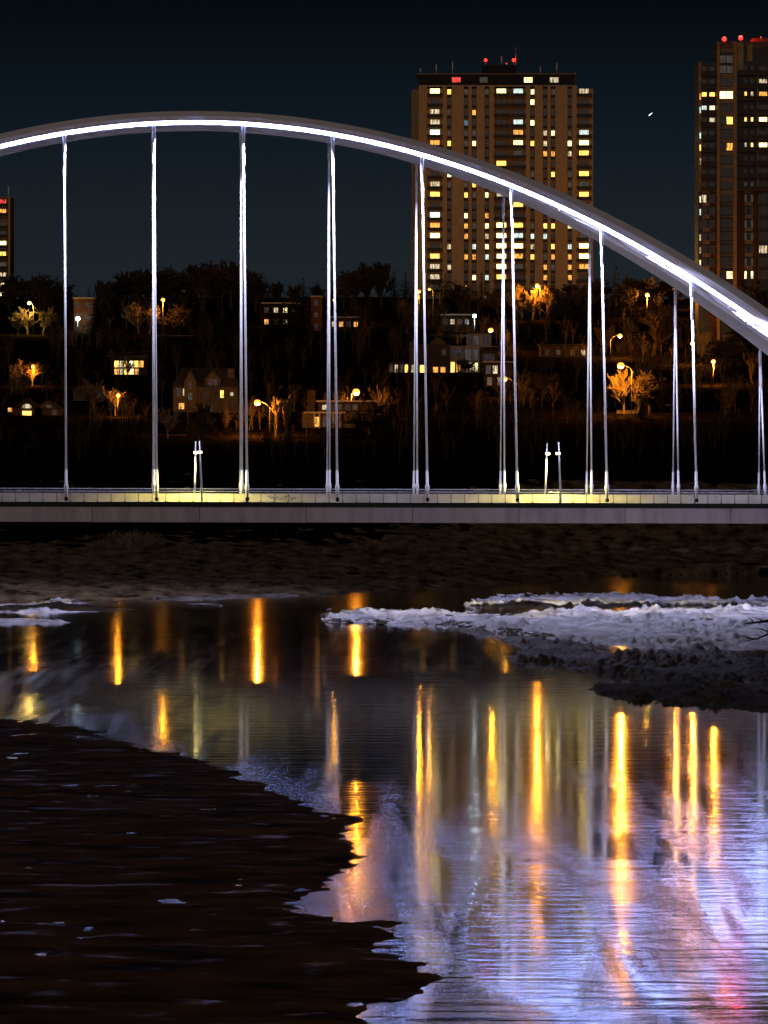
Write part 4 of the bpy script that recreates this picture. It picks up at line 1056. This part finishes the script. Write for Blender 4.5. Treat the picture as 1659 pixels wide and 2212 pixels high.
# flat roofed house by the lamp
e, k = house(712, 926, 'flat roofed two storey house with glowing trim and a porch by the brightest lamp')
s_ = 1/k
MB().box(-5.2, 6.2, 1.5, 9, 0, 3.4).build('wall', m_stucco, e)
MB().box(-2.2, 6.0, 2.0, 9, 3.4, 5.3).build('upper_wall', m_brownw, e)
MB().box(-4.8, 3.0, .3, 9.4, 3.2, 3.5).build('porch_roof', m_trim, e); MB().box(-2.6, 9.0, 1.5, 9.6, 5.35, 5.65).build('roof', m_trim, e)
for x in (-2.9, -1.9, .7, 1.9): MB().box(x-.1, x+.1, .5, .7, 0, 3.2).build('porch_post', m_trim, e)
for i, x in enumerate((-2.4, -.9, .5, 1.6)): window(e, x, 1.46, .6, 1.0, 2.0, 'OD.D'[i])
for x, c in ((-1.0, 'P'), (.6, '.'), (1.9, 'D'), (3.4, '.'), (4.8, 'D')): window(e, x, 1.96, 3.85, .95, 1.0, c)
MB().box(-4.2, -2.8, 3, 4.4, 3.4, 7.6).build('chimney', m_brownw, e)
# modern houses
e, k = house(925, 806, 'boxy grey house with glowing ground floor left of the white modern house')
MB().box(-4.0, 4.6, .4, 9, 0, 6.6).build('wall', m_brownw, e); MB().box(-4.1, -2.2, 0, 3, 0, 7.2).build('stair_block', m_stucco, e); gable(e, .2, 4.0, 1, 6, 6.6, 1.8, m_stucco)
for x, z, ww, hh, c in ((-3.2, .4, 1.0, 1.7, 'P'), (-1.2, .4, 1.3, 1.7, 'W'), (1.6, .4, 1.2, 1.3, 'O'), (3.2, .4, 1.2, 1.3, 'O'), (3.4, 4.0, .9, 1.5, '.')): window(e, x, -.04 if x < -2.2 else .36, z, ww, hh, c)
MB().box(-8.6, -4.2, 1, 6, 0, 2.7).build('annex', m_brownw, e)
for i in range(4): window(e, -8.0+i*1.1, .96, .3, .8, 1.9, '.PDW'[i])
e, k = house(1010, 806, 'white modern house with stacked cubes and large panes below the cold flood lamp')
MB().box(-3.9, -.8, 1.0, 8, 0, 6.2).build('wall', m_white, e); MB().box(-.7, 2.6, .2, 8, 0, 6.0).build('wall', m_white, e); MB().box(-.2, 5.2, 2.6, 9, 6.1, 9.0).build('upper_wall', m_white, e)
MB().box(-4.1, 5.6, 2.2, 9.4, 9.0, 9.25).build('roof', m_shing, e)
MB().box(2.7, 6.6, .8, 8, 0, 5.2).build('wall', m_brownw, e); MB().box(-1.0, 6.8, .0, 2.4, 6.0, 6.12).build('terrace', m_trim, e)
for x, z, ww, hh, c, y in ((-3.2, .4, 1.0, 2.4, 'W', .96), (-2.0, .4, 1.0, 2.4, 'O', .96), (-2.5, 4.0, 2.2, 1.6, '.', .96), (.2, .6, 1.4, 2.0, 'P', .16), (1.7, .6, 1.2, 2.0, 'C', .16), (.1, 3.0, 1.4, 2.5, 'D', .16), (1.7, 3.0, 1.2, 2.5, 'D', .16),
    (.6, 6.5, 1.0, 2.0, '.', 2.56), (2.0, 6.5, 1.2, 2.0, 'D', 2.56), (4.0, 6.5, 1.2, 2.0, '.', 2.56), (4.6, 2.8, 2.6, 1.7, '.', .76), (4.6, .5, 2.2, 1.6, 'D', .76)): window(e, x, y, z, ww, hh, c)
e, k = house(1078, 838, 'dim house with tall panes behind the sixth hanger pair')
MB().box(-3.2, 2.6, .3, 8, 0, 5.6).build('wall', m_brownw, e); MB().box(-3.5, 3.0, -.2, 8.3, 5.6, 5.85).build('roof', m_trim, e)
for x, z, c in ((-2.2, 3.2, 'D'), (-.8, 3.2, 'P'), (.8, 3.2, 'D'), (-2.0, .8, 'D'), (.2, .8, 'P')): window(e, x, .26, z, 1.1, 1.8, c)
e, k = house(1225, 772, 'long low dark house left of the seventh hanger pair')
MB().box(-6, 5, .3, 8, 0, 3.0).build('wall', m_brownw, e); MB().box(-6.4, 5.4, -.2, 8.4, 3.0, 3.3).build('roof', m_shing, e)
for x, c in ((-4.5, '.'), (-2.0, 'D'), (1.2, '.'), (3.6, 'P')): window(e, x, .26, .8, 1.0, 1.2, c)
# brick blocks near the top of the hill
def block(px, bpy0, w, h, label, codes, m_):
    e, k = house(px, bpy0, label, 'brick_block', 'building')
    MB().box(-w/2, w/2, .3, 9, 0, h).build('wall', m_, e); MB().box(-w/2-.2, w/2+.2, 0, 9.2, h, h+.3).build('roof_edge', m_trim, e)
    nr = len(codes)
    for r, row in enumerate(codes):
        for i, c in enumerate(row): window(e, -w/2 + w*(i+.5)/len(row), .26, h - 2.2 - r*2.8, 1.1, 1.3, c)
m_black = mat('dark_block_wall', (0.022, 0.015, 0.010), 0.9, 0.05)
m_rbrick = mat('orange_brick', (0.13, 0.05, 0.02), 0.9, 0.1, var=0.2, scale=1.2)
block(180, 718, 4.6, 8.4, 'narrow orange brick block above the cold white flood lamp', ['..', 'D.', '..'], m_rbrick)
block(683, 716, 2.6, 8.6, 'thin brick block edge left of the fourth hanger pair', ['.', '.', '.'], m_rbrick)
block(606, 716, 9.0, 7.0, 'low block with glinting yellow windows behind black spruces', ['.PC.', 'O.P.'], m_black)
block(745, 716, 7.0, 3.6, 'low dark block with small orange windows right of the fourth hanger pair', ['PO.O'], m_black)
block(985, 716, 7.0, 4.2, 'low lit block between the fifth hangers and the cold flood lamp', ['.P.D'], m_black)

# lit retaining walls of concrete blocks
def ret_wall(px0, px1, py, h, label, n):
    a = on_ground(px0, py); b = on_ground(px1, py); D = (a.y+b.y)/2
    x0, x1 = (px0-CX)/F*D, (px1-CX)/F*D; z0 = min(ground_z(x0, D), ground_z(x1, D)) - .3
    e = empty('retaining_wall', ((x0+x1)/2, D, z0)); tag(e, label, 'wall')
    w = (x1-x0)/n
    bm_ = MB().box(-w/2+.015, w/2-.015, 0, .4, 0, h+.3).mesh('block'); bm_.materials.append(mat('kerb_stone', (0.10, 0.085, 0.07), 0.9, 0.1))
    for i in range(n):
        o = bpy.data.objects.new('block', bm_); COL.objects.link(o); o.parent = e; o.location = (-(x1-x0)/2 + w*(i+.5), random.uniform(-.02, .02), 0)
ret_wall(1332, 1383, 893, .6, 'low concrete wall lit orange below the tall curved lamp at right', 5)
ret_wall(336, 421, 726, .25, 'long low wall lit orange at the foot of the straight pole lamp', 9)
ret_wall(300, 402, 940, .15, 'low block row standing for lamp lit ground below the dormer house', 9)  # blocks in place of ground patches lit by the lamp

# ------------------------------------------------------------------ river bank: shrubs, boulders, driftwood, the overhanging tree
m_shrub = mat('willow_twigs', (0.26, 0.175, 0.095), 0.9, 0.1, var=0.35)
def shrub_mesh(seed):
    rnd = random.Random(seed); s = MB()
    for i in range(170):
        a = rnd.uniform(0, 6.28); tl = rnd.random()**.6
        b0 = Vector((rnd.uniform(-.3,.3), rnd.uniform(-.3,.3), -.05)); q = Vector((math.cos(a)*tl*.75, math.sin(a)*tl*.75, rnd.uniform(.45, 1.0)*(1-.35*tl)))
        m1 = b0.lerp(q, .5) + Vector((0, 0, .08)); s.tube([b0, m1, q], [.014, .01, .004], 3, False)
        for z in range(6):
            f = rnd.uniform(.35, 1); c = b0.lerp(q, f); d = Vector((rnd.uniform(-1,1), rnd.uniform(-1,1), rnd.uniform(-.2,1)))*.12
            sd_ = d.cross(Vector((0, 0, 1)))*.28; s.tri(c - sd_*.4, c + d, c + sd_)
    me = s.mesh('twigs'); me.materials.append(m_shrub); return me
SHR = [shrub_mesh(5), shrub_mesh(6)]
st_me = MB().tube([(0,0,-.1), (.02,0,.15), (.05,.02,.4)], [.03,.025,.012], 5).mesh('stem'); st_me.materials.append(m_bark)
for px, py, D, h, wd, lab in ((215, 1196, 690, 2.0, 1.5, 'low willow bush at the left foot of the brown thicket under the bridge'), (255, 1194, 695, 3.2, 1.2, 'brown willow bush, left half of the thicket under the bridge'),
        (290, 1193, 690, 3.7, 1.1, 'tallest brown willow bush in the thicket under the bridge'), (328, 1192, 695, 3.0, 1.1, 'brown willow bush, right half of the thicket under the bridge'),
        (425, 1188, 700, 1.2, 1.5, 'small brown bush alone right of the thicket under the bridge'), (470, 1186, 705, 1.4, 1.6, 'low bush on the bank below the third hanger pair'),
        (600, 1182, 712, 1.3, 1.8, 'low bush on the bank left of the fourth hanger pair'), (800, 1168, 720, 2.6, 1.6, 'dim bush on the bank below the fifth hanger pair'), (860, 1166, 726, 2.2, 1.6, 'dim bush on the bank right of the fifth hanger pair'),
        (1060, 1168, 745, 1.8, 1.8, 'dim bush on the dark bank below the sixth hanger pair')):
    D *= 1.165; x = (px-CX)/F*D; e = empty('willow_bush', (x, D, ground_z(x, D)-.1), px); tag(e, lab, 'bush', 'bushes on the far bank')
    for nm, me in (('stem', st_me), ('twigs', SHR[px % 2])):
        o = bpy.data.objects.new(nm, me); COL.objects.link(o); o.parent = e; o.scale = (h*wd, h*wd, h)
m_rock = mat('boulder', (0.16, 0.135, 0.105), 0.9, 0.15, var=0.3, scale=2.0, bump=.5)
def rock_mesh(seed):
    bm = bmesh.new(); bmesh.ops.create_icosphere(bm, subdivisions=3, radius=1.0)
    for v in bm.verts:
        n = mnoise.fractal(v.co*1.3 + Vector((seed*7.3, 0, 0)), 1.0, 2.0, 4); v.co *= 1 + .3*n; v.co.z *= .55
    me = bpy.data.meshes.new('boulder'); bm.to_mesh(me); bm.free(); me.materials.append(m_rock); return me
RK = [rock_mesh(1), rock_mesh(2), rock_mesh(3)]
i = 0
for px, py, r in ((1180, 1196, .8), (1240, 1190, 1.0), (1330, 1186, 1.1), (1376, 1192, 1.3), (1416, 1188, 1.0), (1470, 1196, 1.4), (1530, 1190, 1.2), (1590, 1196, 1.5), (1640, 1192, 1.1), (520, 1222, .6), (330, 1226, .5), (940, 1268, .5)):
    p = on_ground(px, py, 500); o = bpy.data.objects.new('boulder', RK[i % 3]); COL.objects.link(o); o.location = (p.x, p.y, ground_z(p.x, p.y)+.1*r); o.scale = (r*1.4, r, r); o.rotation_euler.z = i*1.1
    tag(o, f'dim {"large" if r > 1 else "small"} boulder on the far bank, {ordn[i]} counted from the {"right" if 0 else "list"}', 'boulder', 'boulders on the far bank'); i += 1
bo = sorted([o for o in COL.objects if o.name.startswith('boulder')], key=lambda o: o.location.x/o.location.y)
for i, o in enumerate(bo): o['label'] = f'dim weathered boulder on the far bank under the bridge, {ordn[i]} from the left'

# bare tree at the right edge on the gravel bar, its twigs reach into the picture
m_wet_ = mat('wet_bark', (0.015, 0.011, 0.008), 0.9, 0.05)
fx, fy = WP(1762, 1480)
BARE[4] = bare_mesh(77, .9, .5); BARE[4][0].materials.append(m_wet_); BARE[4][1].materials.append(m_wet_)
tree(4, (fx, fy, 0.2), 14.8, 'bare dark tree on the gravel bar at the right edge, only twigs in view', 1.15)
m_wet = mat('wet_wood', (0.012, 0.009, 0.007), 0.7, 0.3)
def driftwood(pts, r, label, twigs=5):
    e = empty('driftwood', pts[0]); n = len(pts); base_ = Vector(pts[0])
    rel = [Vector(p) - base_ for p in pts]
    tk = MB().tube(rel, [r*(1-.75*i/(n-1)) for i in range(n)], 7).build('log', m_wet, e, True)
    rnd = random.Random(int(r*1000)+twigs); tw = MB()
    for i in range(twigs):
        f = rnd.uniform(.35, 1)*(n-1); j = min(n-2, int(f)); q = rel[j].lerp(rel[j+1], f-j)
        d = Vector((rnd.uniform(-1.6, -.2), rnd.uniform(-1, 1), rnd.uniform(-.3, .5))); tw.tube([q, q + d*.6 + Vector((0,0,.1)), q + d*1.4], [r*.3, r*.18, .01], 4)
    tw.build('branch', m_wet, e); tag(e, label, 'driftwood', 'driftwood on the right bar')
def pb(px, py, D): return tuple(P(px, py, D*1.185))
driftwood([pb(1720, 1328, 440), pb(1680, 1338, 440), pb(1645, 1343, 440), pb(1612, 1347, 440)], .26, 'thick dark driftwood trunk jutting in from the right edge over the white ice', 3)
driftwood([pb(1720, 1350, 430), pb(1672, 1364, 430), pb(1640, 1378, 430), pb(1606, 1386, 430)], .15, 'thinner forked driftwood branch below the thick trunk at right', 8)
driftwood([pb(1425, 1424, 405), pb(1460, 1422, 405), pb(1482, 1422, 405)], .16, 'short dark log lying on the gravel bar', 1)

# a distant aircraft with its landing light
ap = P(1405, 247, 9000); e = empty('aircraft', ap, 0.6); tag(e, 'tiny white light of a distant aircraft in the sky between the towers', 'aircraft')
e.rotation_euler = (0, -0.7, 0)
m_air = mat('aircraft_skin', (0.6, 0.6, 0.6), 0.4, 0.5)
MB().tube([(-5, 0, 0), (-4, 0, 0), (4, 0, 0), (5, 0, .3)], [.2, .5, .5, .1], 8).build('fuselage', m_air, e, True)
MB().loft([[(-1, -6, 0), (0, -6, 0), (0, -6, .1)], [(-1, 6, 0), (0, 6, 0), (0, 6, .1)]]).build('wing', m_air, e)
MB().tube([(-3.4, -.6, 0), (3.4, -.6, 0)], [.5, .5], 8).build('cabin_lights', emis('aircraft_light', (1, .98, .9), 3.0), e)
